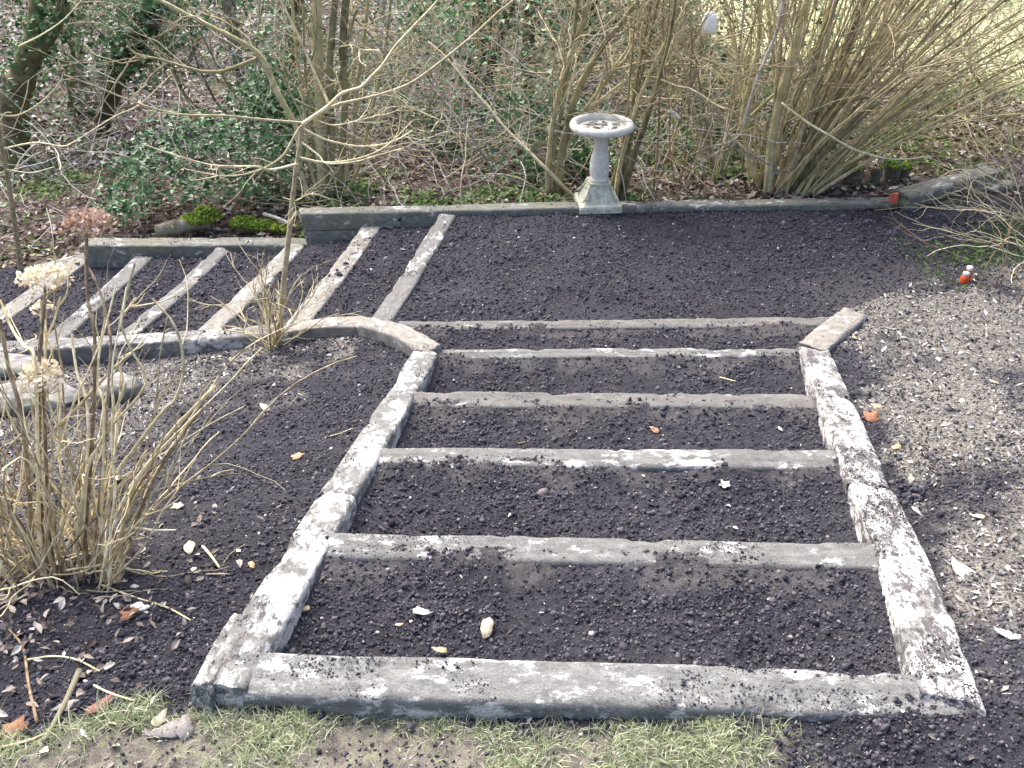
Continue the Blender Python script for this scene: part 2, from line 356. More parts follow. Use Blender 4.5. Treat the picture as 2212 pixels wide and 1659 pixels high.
M['moss'] = rnd_mat('moss', [(0.0, (0.06, 0.1, 0.012)), (0.5, (0.15, 0.23, 0.025)), (1.0, (0.3, 0.38, 0.06))], 0.95, 90, 0.35, 0.1)
M['petal'] = rnd_mat('dry_petal', [(0.0, (0.6, 0.45, 0.27)), (0.3, (0.8, 0.7, 0.52)), (1.0, (0.94, 0.91, 0.82))], 0.8, 60, 0.2, 0.25)
M['petal_pink'] = rnd_mat('pink_dry_petal', [(0.0, (0.3, 0.16, 0.1)), (0.5, (0.46, 0.31, 0.24)), (1.0, (0.62, 0.5, 0.42))], 0.8, 60, 0.2, 0.25)
M['stone'] = plain_mat('cast_stone', (0.64, 0.62, 0.56), 0.85, 0.2, 22, 0.2, 0.35)
M['stone_moss'] = plain_mat('stained_stone', (0.55, 0.54, 0.43), 0.9, 0.4, 26, 0.2, 0.5)
M['rock'] = bark_mat('rock', (0.14, 0.135, 0.135), (0.34, 0.33, 0.32), moss=0.35, scale=10, mossc=(0.16, 0.17, 0.07))
M['orange'] = plain_mat('orange_plastic', (0.75, 0.1, 0.03), 0.3, 0.15, 60, 0.5, 0)
M['white'] = plain_mat('white_plastic', (0.85, 0.85, 0.83), 0.5, 0.05, 60, 0.4, 0.1)
M['red_paint'] = plain_mat('red_paint', (0.62, 0.16, 0.10), 0.7, 0.3, 40, 0.2, 0.2)
M['hole'] = plain_mat('bolt_hole_dark', (0.02, 0.018, 0.018), 0.8, 0.3, 40, 0.2, 0)
m, nt, b = mat('water', 0.05); b.inputs['Base Color'].default_value = (0.8, 0.77, 0.68, 1); b.inputs['Specular IOR Level'].default_value = 0.6; M['water'] = m  # bright sky reflection put into the water's cream base colour

# ------------------------------------------------------------------ the shape of the ground
ZT = [0.0, -0.125, -0.25, -0.375, -0.50, -0.625]          # tops of the step sleepers, going down away from the viewer
ZL = -0.655                                               # the landing
ZS = [-0.635 - 0.075 * k for k in range(6)]               # tops of the side step sleepers going down to the left
nat = [  # natural ground: picture point and height
 (860, 790, -0.535), (700, 745, -0.665), (790, 755, -0.605), (760, 930, -0.45), (650, 1080, -0.30), (560, 1250, -0.17), (430, 1440, -0.04), (400, 1500, -0.035),
 (600, 752, -0.73), (400, 775, -0.83), (200, 790, -0.96), (0, 800, -1.06), (300, 900, -0.68), (60, 930, -0.70), (150, 1230, -0.20), (0, 1300, -0.16), (420, 1100, -0.32), (0, 1659, -0.04), (300, 1560, -0.06),
 (600, 1540, -0.045), (1106, 1560, -0.05), (1106, 1659, -0.06), (1800, 1659, -0.06), (2212, 1659, -0.01), (1700, 1560, -0.008), (1900, 1555, 0.008), (2000, 1580, 0.01),
 (2135, 1530, -0.005), (2060, 1570, 0.0), (2030, 1240, -0.155), (2085, 1400, -0.09), (1955, 1060, -0.26), (1890, 900, -0.37), (1815, 760, -0.50), (1870, 690, -0.58), (2212, 1400, 0.02), (2212, 1000, -0.18), (2212, 700, -0.42), (2090, 615, -0.57), (1960, 650, -0.60), (2212, 520, -0.60),
 (700, 425, -0.82), (560, 500, -0.95), (640, 497, -0.93), (1100, 420, -0.70), (1400, 415, -0.69), (1700, 408, -0.67), (2100, 370, -0.55), (2212, 400, -0.58), (400, 470, -0.95), (180, 520, -1.02), (0, 600, -1.15), (0, 480, -1.12),
 (0, 330, -1.15), (400, 330, -0.95), (800, 330, -0.85), (1300, 330, -0.8), (1900, 300, -0.6), (2212, 250, -0.45)]
CP = np.array([P(*q) for q in nat])
far = [(-6, 9, -1.0), (-3, 9, -0.95), (0, 9, -0.85), (3, 9, -0.55), (6, 9, -0.4), (-9, 14, -0.2), (-3, 14, -0.25), (0, 14, -0.2), (4, 14, -0.2), (9, 14, -0.1), (-9, 20, 0.9), (0, 20, 0.8), (9, 20, 0.6), (-6, 5, -1.4), (-5, 2, -0.5), (5, 2, 0.1), (6, 5, -0.45), (-3, 0.3, 0.0), (3, 0.3, 0.05), (0, 0.3, 0.0)]
CP = np.vstack([CP, np.array(far, float)])
def _phi(r2): return 0.5 * r2 * np.log(r2 + 1e-12)
def _tps(C):
    n = len(C); K = _phi(((C[:, None, :2] - C[None, :, :2]) ** 2).sum(-1)) + np.eye(n) * 0.02
    Pm = np.hstack([np.ones((n, 1)), C[:, :2]])
    A = np.vstack([np.hstack([K, Pm]), np.hstack([Pm.T, np.zeros((3, 3))])])
    return np.linalg.solve(A, np.concatenate([C[:, 2], np.zeros(3)]))
TW = _tps(CP)
def natural(x, y):
    x = np.asarray(x, float); y = np.asarray(y, float); z = TW[-3] + TW[-2] * x + TW[-1] * y
    for i in range(len(CP)): z = z + TW[i] * _phi((x - CP[i, 0]) ** 2 + (y - CP[i, 1]) ** 2)
    return z
def inpoly(x, y, poly):
    r = np.zeros(np.shape(x), bool); n = len(poly)
    for i in range(n):
        x0, y0 = poly[i][:2]; x1, y1 = poly[(i + 1) % n][:2]
        if y0 == y1: continue
        c = ((y0 > y) != (y1 > y)) & (x < (x1 - x0) * (y - y0) / (y1 - y0) + x0); r ^= c
    return r
# centre lines of the sleepers on the ground plan, from picture points
def lerp(a, b, t): return a + (b - a) * t
step_px = [((500, 1450), (2075, 1500)), ((690, 1172), (1905, 1200)), ((815, 985), (1812, 990)), ((890, 860), (1760, 866)), ((935, 763), (1730, 760)), ((860, 702), (1800, 693))]
STEPS = [(P(*a, ZT[i]), P(*b, ZT[i])) for i, (a, b) in enumerate(step_px)]
EDGE_L = [P(915, 762, -0.475), P(690, 1150, -0.10), P(478, 1478, 0.012)]
EDGE_L[1] = lerp(EDGE_L[0], EDGE_L[2], 0.6)
EDGE_R = [P(1760, 752, -0.475), P(1912, 1120, -0.12), P(2056, 1516, 0.016)]
EDGE_R[1] = lerp(EDGE_R[0], EDGE_R[2], 0.58) + np.array([0.012, 0, 0])
side_px = [((965, 462), (818, 700)), ((803, 487), (636, 706)), ((640, 527), (440, 722)), ((482, 537), (268, 728)), ((312, 553), (110, 736)), ((170, 560), (-30, 705))]
SIDE = [(P(*a, ZS[i]), P(*b, ZS[i])) for i, (a, b) in enumerate(side_px)]
# the treads
REG = []
def le(y, e):   # x of an edging centre line at that distance
    e = np.array(sorted([tuple(q) for q in e], key=lambda q: q[1])); return np.interp(y, e[:, 1], e[:, 0])
for k in range(1, 6):
    a0, a1 = STEPS[k - 1]; b0, b1 = STEPS[k]
    REG.append(([(le(a0[1], EDGE_L), a0[1]), (le(a1[1], EDGE_R), a1[1]), (le(b1[1], EDGE_R) if k < 5 else b1[0], b1[1]), (le(b0[1], EDGE_L) if k < 5 else b0[0] - .02, b0[1])], ZT[k] - 0.010, 'tread'))
LR0 = P(1850, 672, ZL); LR1 = P(2050, 600, ZL); LR2 = P(2260, 560, ZL); RE = P(2300, 430, ZL)
REG.append(([SIDE[0][1], STEPS[5][0], STEPS[5][1], LR0, LR1, LR2, RE, P(1940, 424, ZL), P(1000, 448, ZL), SIDE[0][0]], ZL, 'landing'))
for k in range(5):
    REG.append(([SIDE[k][1], SIDE[k][0], SIDE[k + 1][0], SIDE[k + 1][1]], ZS[k + 1] - 0.014, 'side'))
l6 = [SIDE[5][1], SIDE[5][0], SIDE[5][0] + [-.55, 0.1, 0], SIDE[5][1] + [-.7, 0, 0]]
REG.append((l6, ZS[5] - 0.08, 'side'))
def ground(x, y, detail=True):
    """height, and whether it is dug soil of the steps"""
    z = natural(x, y); dug = np.zeros(np.shape(x)); far_ = np.zeros(np.shape(x))
    for poly, h, kind in REG:
        m_ = inpoly(x, y, poly)
        if kind == 'landing':
            w = np.clip((x - 2.0 - (y - 4.6) * 0.45) / 0.5, 0, 1); w = w * w * (3 - 2 * w)
            hz = h * (1 - w) + np.minimum(z, h + 0.12) * w
        elif kind == 'tread':
            b0_, b1_ = poly[3], poly[2]; yb = b0_[1] + (x - b0_[0]) * (b1_[1] - b0_[1]) / (b1_[0] - b0_[0]); hz = h - 0.006 + 0.010 * np.exp(-np.clip(yb - 0.05 - y, 0, 9) / 0.06)
            dl_ = np.minimum(np.abs(x - le(y, EDGE_L)), np.abs(x - le(y, EDGE_R))) - 0.06; fr_ = np.clip((yb - y) / 0.5, 0, 1); hz = hz + 0.05 * fr_ * np.exp(-np.clip(dl_, 0, 9) / 0.06)
        else: hz = h
        z = np.where(m_, hz, z); dug = np.where(m_, 1.0, dug)
    return z, dug
def micro(x, y):
    return fbm(x, y, 5, 3, 5) * 0.018 + fbm(x, y, 34, 2, 9, 0.6) * 0.010 + fbm(x, y, 75, 2, 14, 0.7) * 0.009
def gz(x, y):
    x = np.atleast_1d(np.asarray(x, float)); y = np.atleast_1d(np.asarray(y, float))
    z, _ = ground(x, y); return z + micro(x, y)
def smooth01(v, a, b):
    t = np.clip((v - a) / (b - a), 0, 1); return t * t * (3 - 2 * t)
# masks by place: worn lawn, pale leaf mould on the banks, dusty trodden soil by the step edges
LAWN_Y = lambda x: np.interp(x, [-2.5, -1.35, -0.95, -0.8, 1.0, 1.25], [0.95, 1.13, 1.25, 1.30, 1.25, 1.05])
def masks(x, y, dug):
    j = fbm(x, y, 9, 4, 21) * 0.16
    turf = smooth01(LAWN_Y(x) + j - y, -0.01, 0.05) * (1 - smooth01(x + j * 2.0 + (y - 1.1) * .6, 0.52, 0.80)) * (1 - dug)
    rightb = smooth01(x - le(np.clip(y, 1.25, 3.6), EDGE_R) + j * 1.5, 0.06, 0.24) * (y < 5.4) * (1 - dug)
    rightb = rightb * smooth01(y + j, 1.2, 1.55)
    leftb = smooth01(-x - 0.9 + fbm(x, y, 3, 3, 4) * 0.5, 0.25, 0.9) * smooth01(y, 1.1, 1.6) * (1 - dug) * (x < -0.9)
    near_edge = smooth01(y + j * 2, 3.1, 3.7) * smooth01(-x + j * 4 + (y - 3.7) * .3, 0.75, 1.15) * (1 - dug) * 0.7
    litter = np.clip(np.maximum(rightb, np.maximum(leftb * 0.45, near_edge)) * (0.92 + fbm(x, y, 3.6, 5, 31, .65) * 1.35), 0, 1)
    dust = np.zeros(np.shape(x))
    for k in range(1, 6):
        a, b_ = STEPS[k]; d = lerp(a[1], b_[1], np.clip((x - a[0]) / (b_[0] - a[0]), 0, 1)) - y
        w = [0, .16, .16, .22, .16, .12][k]
        dust = np.maximum(dust, (1 - smooth01(d + j * 1.2, 0.03, w)) * (d > 0) * dug * (x > a[0]))
    dl = smooth01(x - 1.3 + j * 2, 0.0, 0.9) * dug * (y > 4.1) * (1 - smooth01(y, 4.4, 5.2))
    dust = np.clip(np.maximum(dust * 0.8, dl * 0.6), 0, 1)
    return turf, litter, dust

# near ground: one fine sheet; far ground: a coarser one behind the back wall
def grid_sheet(name, xs, ys, zf, attrs=None, mat_=None):
    X, Y = np.meshgrid(xs, ys); x, y = X.ravel(), Y.ravel(); z = zf(x, y)
    nx, ny = len(xs), len(ys); i = (np.arange(ny - 1)[:, None] * nx + np.arange(nx - 1)[None]).ravel()
    me = mesh_np(name, np.stack([x, y, z], -1), np.stack([i, i + 1, i + nx + 1, i + nx], -1))
    if attrs:
        for k, v in attrs(x, y).items():
            a = me.attributes.new(k, 'FLOAT', 'POINT'); a.data.foreach_set('value', np.asarray(v, dtype=np.float32))
    o = obj(name, me, mat_); o['kind'] = 'structure'; return o
xs = np.concatenate([np.arange(-5.2, -2.6, 0.04), np.arange(-2.6, 2.7, 0.0115), np.arange(2.7, 5.3, 0.04)])
ys = np.concatenate([np.arange(0.2, 0.85, 0.03), np.arange(0.85, 3.0, 0.0105), np.arange(3.0, 5.78, 0.018)])
_c = {}
def near_z(x, y):
    z, dug = ground(x, y); _c['dug'] = dug; return z + micro(x, y)
def near_attr(x, y):
    t, l, d = masks(x, y, _c['dug']); return {'turf': t, 'litter': l, 'dust': d}
grid_sheet('ground', xs, ys, near_z, near_attr, M['soil'])
def far_z(x, y): return natural(x, np.maximum(y, 5.7)) + fbm(x, y, 1.3, 4, 3) * 0.09 * smooth01(y, 5.7, 7) + fbm(x, y, 14, 2, 8) * 0.02
def far_attr(x, y): return {'meadow': smooth01(x - 2.6 - (9.0 - y) * 0.5 + fbm(x, y, 1.5, 3, 2) * 0.7, 0.2, 0.9) * smooth01(y, 6.6, 7.6)}
xs2 = np.concatenate([np.arange(-60, -8, 2.0), np.arange(-8, 8, 0.06), np.arange(8, 61, 2.0)])
ys2 = np.concatenate([np.arange(5.70, 12, 0.06), np.arange(12, 20, 0.25), np.arange(20, 120, 4.0)])
grid_sheet('woodland_floor', xs2, ys2, lambda x, y: np.where(y > 20, 0.8 + (y - 20) * 0.06, far_z(x, np.minimum(y, 20))) if True else 0, far_attr, M['floor'])
def fz(x, y): return far_z(np.atleast_1d(np.asarray(x, float)), np.atleast_1d(np.asarray(y, float)))

# ------------------------------------------------------------------ sleepers
TOPS = []           # (start, end, width) for crumbs lying on them
def sleeper(name, a, b, w, h, label, mt, group=None, rough=1.0, seed=0, shift=0.0, crumbs=1.0, parent=None, droop=0.0, skew=0.0):
    """a, b: ends of the centre line of the top face"""
    a = np.asarray(a, float); b = np.asarray(b, float); L = np.linalg.norm(b - a)
    X = (b - a) / L; Yv = np.cross([0, 0, 1], X); Yv /= np.linalg.norm(Yv); Z = np.cross(X, Yv)
    r = 0.012
    pr = [(-w/2, -h), (-w/2, -h*.66), (-w/2, -h*.33), (-w/2, -r*1.8), (-w/2, -r), (-w/2 + r*.3, -r*.3), (-w/2 + r, 0)]
    pr += [(t, 0) for t in np.linspace(-w/2 + r*2.2, w/2 - r*2.2, 7)]
    pr += [(-p[0], p[1]) for p in reversed(pr[:7])]
    pr = np.array(pr); n = max(8, int(L / 0.018)); k = len(pr)
    u = np.linspace(0, L, n); U = np.repeat(u[:, None], k, 1); S = np.repeat(np.arange(k)[None], n, 0)
    y = np.repeat(pr[None, :, 0], n, 0); z = np.repeat(pr[None, :, 1], n, 0)
    sd = 40 + seed * 3.7
    edge = np.exp(-((np.abs(y) - w/2) / 0.02) ** 2) * (z > -0.05)
    chip = np.clip(fbm(U, S * 0 + np.sign(y) * 3, 9, 4, sd, 0.6) - 0.05, 0, 1)
    z = z - edge * chip * 0.018 * rough + (fbm(U, y * 6, 4, 4, sd + 5) * 0.006 + fbm(U * .3, y * 25, 10, 3, sd + 9) * 0.004) * rough
    y = y - np.sign(y) * edge * chip * 0.014 * rough + fbm(U, z * 3, 2, 3, sd + 7) * 0.008 * rough + np.sin(U / L * math.pi) * shift
    z = z + np.sin(U / L * math.pi) * droop
    U = U + (fbm(y * 9, z * 9, 3, 2, sd + 3) * 0.04) * np.where(np.arange(n)[:, None] % (n - 1) == 0, 1, 0) + skew * y * (1 - 2 * U / L)
    V = np.stack([U, y, z], -1).reshape(-1, 3)
    i = (np.arange(n - 1)[:, None] * k + np.arange(k - 1)[None]).ravel()
    F = [np.stack([i, i + k, i + k + 1, i + 1], -1), np.array([np.arange(k)]), np.array([(n - 1) * k + np.arange(k)[::-1]])]
    me = mesh_np(name, V, F)
    # flat ends
    pv = np.ones(len(me.polygons), bool); pv[-2:] = False; me.polygons.foreach_set('use_smooth', pv)
    o = obj(name, me, mt, parent)
    o.matrix_world = Matrix(((X[0], Yv[0], Z[0], a[0]), (X[1], Yv[1], Z[1], a[1]), (X[2], Yv[2], Z[2], a[2]), (0, 0, 0, 1)))
    if label: tag(o, label, 'sleeper', group)
    if crumbs: TOPS.append((a, b, w, crumbs))
    return o
G1 = 'sleepers stepping down the path'
words = ['front sleeper across the path beside the grass, pale at its left end', 'second sleeper up the picture from the grass, white patches at its right end', 'third sleeper across the path counted from the grass, pale left end', 'fourth sleeper across the path from the grass, mostly dusted with soil', 'fifth sleeper across the path, thin and bleached, between the two angled edgings', 'farthest sleeper across the path, brownish, bordering the big soil landing']
for i, (a, b) in enumerate(STEPS):
    sleeper('sleeper', a, b, [0.125, 0.11, 0.11, 0.115, 0.085, 0.10][i], 0.19, words[i], M['t_front'] if i == 0 else M['t_dusty'] if i in (3, 5) else M['t_step'], G1, seed=i, crumbs=[1.0, .5, .25, .3, .1, .15][i])
G2 = 'sleepers edging the path'
sleeper('sleeper', EDGE_L[2] + [0, 0, 0.0], EDGE_L[1], 0.122, 0.2, 'near left edging sleeper running up from the front corner', M['t_left'], G2, seed=11, crumbs=.8)
sleeper('sleeper', EDGE_L[1], EDGE_L[0] + [0.01, 0.02, 0], 0.122, 0.2, 'far left edging sleeper of the path, blotched white, ending at the bent corner', M['t_left'], G2, seed=12, crumbs=.7)
sleeper('sleeper', EDGE_R[2], EDGE_R[1], 0.138, 0.2, 'near right edging sleeper with bleached splintered inner edge', M['t_white'], G2, seed=13, crumbs=1.1, rough=.9, shift=-0.015)
sleeper('sleeper', EDGE_R[1] + [-0.002, 0.004, 0], EDGE_R[0], 0.138, 0.2, 'far right edging sleeper, bleached white with dark soil blotches', M['t_white'], G2, seed=14, crumbs=.7, rough=.8)
sleeper('sleeper', P(1752, 748, -0.462), P(1846, 672, -0.55), 0.14, 0.2, 'short tan sleeper angling away right at the far end of the path', M['t_tan'], G2, seed=15, crumbs=.4, rough=1.3)
sleeper('sleeper', P(930, 752, -0.468), P(792, 692, -0.575), 0.12, 0.2, 'short tan sleeper angling back left at the bent corner of the path', M['t_tan'], G2, seed=16, crumbs=.3, rough=1.0, shift=-0.035)
sleeper('plank', P(520, 1322, -0.06), P(432, 1474, 0.022), 0.05, 0.12, 'thin split board strip along the outer side of the left edging corner', M['t_left'], None, seed=17, rough=1.4, crumbs=.3)
G3 = 'sleepers of the side steps down to the left'
sw = ['first side step sleeper from the bent corner, between landing and steps', 'second side step sleeper, pale, left of the landing edge', 'third side step sleeper, running behind the bare sapling trunk', 'fourth side step sleeper, left of the small twiggy shrub', 'fifth side step sleeper, behind the tall dry hydrangea stems', 'lowest side step sleeper, at the left edge by the dry flower head']
for i, (a, b) in enumerate(SIDE):
    sleeper('sleeper', a, b, [.12, .13, .13, .12, .13, .15][i], 0.2, sw[i], M['t_step'] if i in (0, 3, 4) else M['t_tan'], G3, seed=20 + i, crumbs=.25, shift=.01)
G4 = 'sleepers edging the side steps'
E = [P(806, 694, -0.575), P(628, 706, -0.66), P(430, 722, -0.75), P(240, 733, -0.84), P(-40, 750, -0.97)]
sleeper('sleeper', E[0], E[1] , 0.12, 0.2, 'tan edging sleeper at the head of the side steps, right of the sapling', M['t_tan'], G4, seed=31, shift=-0.03, crumbs=.4, rough=1.3)
sleeper('sleeper', E[1], E[2] + [0.0, 0, 0], 0.12, 0.2, 'edging sleeper of the side steps left of the small twiggy shrub', M['t_left'], G4, seed=32, crumbs=.5, rough=1.3)
sleeper('sleeper', E[2], E[3], 0.12, 0.2, 'edging sleeper of the side steps behind the forked pale hydrangea stem', M['t_left'], G4, seed=33, crumbs=.5)
sleeper('sleeper', E[3], E[4], 0.13, 0.2, 'lowest edging sleeper of the side steps, beside the rocks', M['t_step'], G4, seed=34, crumbs=.5)
G5 = 'sleepers of the back retaining wall'
A0 = P(650, 455, -0.615); A1 = P(1262, 441, -0.615); A2 = P(1936, 431, -0.615)
w1 = sleeper('sleeper', A0, A1, 0.12, 0.115, 'upper back wall sleeper left of the bird bath, square end showing', M['t_wall'], G5, seed=41, crumbs=.15, rough=.6)
sleeper('sleeper', A1 + [0.004, 0, 0], A2, 0.12, 0.16, 'upper back wall sleeper right of the bird bath, sunk in soil', M['t_wall'], G5, seed=42, crumbs=.5)
dn = np.array([0.012, 0.004, -0.122])
w2 = sleeper('sleeper', A0 + dn, A0 + (A1 - A0) * 0.62 + dn, 0.12, 0.14, 'second course sleeper under the square end of the upper back wall', M['t_wall'], G5, seed=43, crumbs=0, rough=.5)
B0 = P(188, 521, -0.865); B1 = P(668, 520, -0.865)
sleeper('sleeper', B0, B1 + [0.25, 0, 0], 0.14, 0.2, 'lower back wall sleeper along the side steps, green stained face', M['t_wall'], G5, seed=44, crumbs=.3)
sleeper('sleeper', P(30, 590, -1.10), P(205, 545, -1.0), 0.14, 0.2, 'sunken sleeper piece at the far left end of the back wall', M['t_step'], G5, seed=45, crumbs=.6)
# dark discs as holes in the wall face, their shade put into the colour
for (px, py, w_) in ((863, 474, w1), (957, 473, w1), (866, 503, w2), (852, 512, w2)):
    p = PY(px, py, A0[1] - 0.066); a = np.linspace(0, 2 * math.pi, 10, endpoint=False); c = np.cos(a) * .012; s = np.sin(a) * .012
    V = np.vstack([np.stack([c, np.full(10, -.006), s], -1), np.stack([c, np.full(10, .02), s], -1)]) + p
    j = np.arange(10); F = [np.stack([j, (j + 1) % 10, (j + 1) % 10 + 10, j + 10], -1), np.array([j[::-1]])]
    inv = np.array(w_.matrix_world.inverted()); V = (np.hstack([V, np.ones((20, 1))]) @ inv.T)[:, :3]
    obj('bolt_hole', mesh_np('bolt_hole', V, F), M['hole'], w_)

# ------------------------------------------------------------------ soil crumbs, chips, pebbles, grass (nobody could count them)
def sample(n, x0, x1, y0, y1, power=1.0):
    y = (y0 ** (1 - power) + RNG.random(n) * (y1 ** (1 - power) - y0 ** (1 - power))) ** (1 / (1 - power)) if power != 1 else y0 * (y1 / y0) ** RNG.random(n)
    x = RNG.uniform(x0, x1, n); keep = np.abs(x) < 0.72 * y + 0.75
    return x[keep], y[keep]
x, y = sample(420000, -3.6, 3.6, 0.95, 5.72)
z, dug = ground(x, y); z = z + micro(x, y); turf, lit, dust = masks(x, y, dug)
keep = RNG.random(len(x)) < (1 - turf * 0.9) * (1 - lit * 0.62) * (1 - dust * 0.6) * np.clip(0.72 + fbm(x, y, 3.5, 3, 51) * .9, 0.2, 1)
x, y, z = x[keep], y[keep], z[keep]
sz = np.exp(RNG.normal(math.log(0.0028), 0.38, len(x))) * (0.82 + 0.15 * y)
sz = np.where(RNG.random(len(x)) < 0.004, sz * 2.0, sz); sz = np.minimum(sz, 0.017)
Sv = sz[:, None] * RNG.uniform(0.7, 1.3, (len(x), 3)) * [1.15, 1.15, 0.8]
pos = np.stack([x, y, z + sz * 0.15], -1)
big = (sz > 0.0066) & (y < 2.6)
acc = Acc()
acc.add(*scatter(ICO_V, ICO_F, pos[big], Sv[big], rotmats(big.sum()), jit=0.5))
acc.add(*scatter(OCT_V, OCT_F, pos[~big], Sv[~big] * 1.15, rotmats((~big).sum()), jit=0.5))
tag(obj('soil_crumbs', acc.mesh('soil_crumbs'), M['clod']), 'dark crumbly soil lying over the steps, landing and beds', 'soil', kind='stuff')
# soil spilt on the sleepers
acc = Acc()
for q, (a, b_, w, c) in enumerate(TOPS):
    L = np.linalg.norm(b_ - a); n = int(3000 * L * w / 0.12 * min(c, 1.2)); t = RNG.random(n); s = RNG.uniform(-.5, .5, n)
    pn = fbm(t * L, s * w, 6, 4, 60 + q) * 1.5 + 0.2 * (c - 0.7) + 0.25 * np.abs(s) + (smooth01(t, .62, .8) * .55 if q == 0 else 0)
    kk = pn > 0.27 + (RNG.random(n) - .5) * 0.25; t, s = t[kk], s[kk]; n = len(t)
    if not n: continue
    X = (b_ - a) / L; Yv = np.array([-X[1], X[0], 0]); r = np.exp(RNG.normal(math.log(0.0014), 0.45, n)) * (0.85 + 0.12 * a[1])
    pp = a + (b_ - a) * t[:, None] + Yv * (s * w * 0.94)[:, None] + np.array([0, 0, 1]) * (r * 0.3)[:, None]
    acc.add(*scatter(OCT_V, OCT_F, pp, r[:, None] * RNG.uniform(.7, 1.3, (n, 3)), rotmats(n), jit=.35))
tag(obj('spilt_soil', acc.mesh('spilt_soil'), M['clod']), 'dark soil crumbs spilt along the tops of the sleepers', 'soil', kind='stuff')
# pale bark chips and leaf mould on the banks
x, y = sample(190000, -3.8, 3.8, 0.95, 5.72)
z, dug = ground(x, y); z = z + micro(x, y); turf, lit, dust = masks(x, y, dug)
keep = RNG.random(len(x)) < lit * 0.75 + 0.012 + turf * 0.05; x, y, z = x[keep], y[keep], z[keep]
sz = np.exp(RNG.normal(math.log(0.010), 0.5, len(x))) * (0.85 + 0.1 * y)
acc = Acc(); acc.add(*scatter(CHIP_V, CHIP_F, np.stack([x, y, z + 0.004], -1), sz[:, None] * np.stack([RNG.uniform(.4, 1.3, len(x)), RNG.uniform(.7, 1.6, len(x)), np.ones(len(x))], -1), rotmats(len(x), tilt=0.7), jit=.4))
tag(obj('bark_chips', acc.mesh('bark_chips', False), M['chip']), 'pale bark chips and leaf mould littering the banks', 'chips', kind='stuff')
# pebbles
x, y = sample(1100, -2.6, 2.8, 1.0, 5.6); z = gz(x, y); sz = np.exp(RNG.normal(math.log(0.0030), .35, len(x))) * (.85 + .14 * y)
acc = Acc(); acc.add(*scatter(ICO_V, ICO_F, np.stack([x, y, z + sz * .4], -1), sz[:, None] * RNG.uniform(.7, 1.2, (len(x), 3)), rotmats(len(x)), jit=.3))
tag(obj('pebbles', acc.mesh('pebbles'), M['pebble']), 'small pale pebbles scattered through the soil', 'pebbles', kind='stuff')
# worn lawn
x, y = sample(230000, -2.2, 1.7, 0.85, 1.5, 0.0)
t, l, d = masks(x, y, np.zeros(len(x))); cl = fbm(x, y, 8, 4, 71) + 0.5 * fbm(x, y, 2.2, 2, 72)
edge = np.exp(-((y - LAWN_Y(x)) / 0.10) ** 2)
keep = (RNG.random(len(x)) < t * np.clip(0.10 + cl * 1.15 + edge * .65 + (x < -.75) * .25, 0.03, 1) * 0.8 * (1 - smooth01(x, .45, .9) * .7)); x, y = x[keep], y[keep]; B = len(x)
z = gz(x, y); h = RNG.uniform(.006, .026, B) * (1 + (x < -.75) * .35); a = RNG.uniform(0, 2 * math.pi, B); lean = RNG.uniform(.2, 2.2, B) * h; w = RNG.uniform(.0006, .0013, B)
dx, dy = np.cos(a), np.sin(a); pX = np.stack([-dy, dx, 0 * a], -1) * w[:, None]; D = np.stack([dx * lean, dy * lean, 0 * a], -1); U = np.array([0, 0, 1.])
p0 = np.stack([x, y, z - .003], -1); p1 = p0 + D * .35 + U * (h * .65)[:, None]; p2 = p0 + D + U * (h * .9)[:, None]
V = np.stack([p0 - pX, p0 + pX, p1 + pX * .8, p1 - pX * .8, p2], 1).reshape(-1, 3); i = np.arange(B) * 5
acc = Acc(); acc.add(V, [np.stack([i, i + 1, i + 2, i + 3], -1), np.stack([i + 3, i + 2, i + 4], -1)], np.repeat(RNG.random(B), 5))
tag(obj('grass', acc.mesh('grass', True), M['grass']), 'thin worn grass growing in front of the first sleeper', 'grass', kind='stuff')

# ------------------------------------------------------------------ things made of stems
def stems_of(root, paths, radii, matl, name='stem', k=6, cap=False, rnds=None):
    """one part per stem"""
    off = np.array(root.location)
    for i, (pt, r) in enumerate(zip(paths, radii)):
        V, F, _ = tubes(np.asarray(pt)[None] - off, np.asarray(r)[None], k, cap)
        rr = RNG.random() if rnds is None else rnds[i]
        me = mesh_np(name, V, F, True, np.full(len(V), rr))
        obj(name, me, matl[i % len(matl)] if isinstance(matl, list) else matl, root)
def side_twigs(paths, n, L, r, N_=7, spread=0.9, wob=.18, up=0.0, t0=.3):
    """n twigs from random places on the paths: arrays of points and radii"""
    idx = RNG.integers(0, len(paths), n); p0 = []; d0 = []
    for i in idx:
        pt = np.asarray(paths[i]); m_ = len(pt); f = RNG.uniform(t0, .97) * (m_ - 1); j = min(int(f), m_ - 2)
        p0.append(lerp(pt[j], pt[j + 1], f - j)); t = pt[j + 1] - pt[j]; t = t / (np.linalg.norm(t) + 1e-9)
        v = RNG.normal(size=3); v -= t * v.dot(t); v /= np.linalg.norm(v) + 1e-9; d0.append(t + v * RNG.uniform(.4, 1.2) * spread)
    Ls = RNG.uniform(L[0], L[1], n); W = walk(np.array(p0), np.array(d0), Ls, N_, wob, up)
    R = RNG.uniform(r[0], r[1], n)[:, None] * np.linspace(1, .35, N_)[None]
    return W, R
def twig_part(root, sets, matl, name='twigs', k=4):
    acc = Acc(); off = np.array(root.location) if root else np.zeros(3)
    for W, R in sets:
        V, F, ix = tubes(W, R, k); acc.add(V - off, F, RNG.random(len(W))[ix])
    return obj(name, acc.mesh(name), matl, root, kind='stuff')
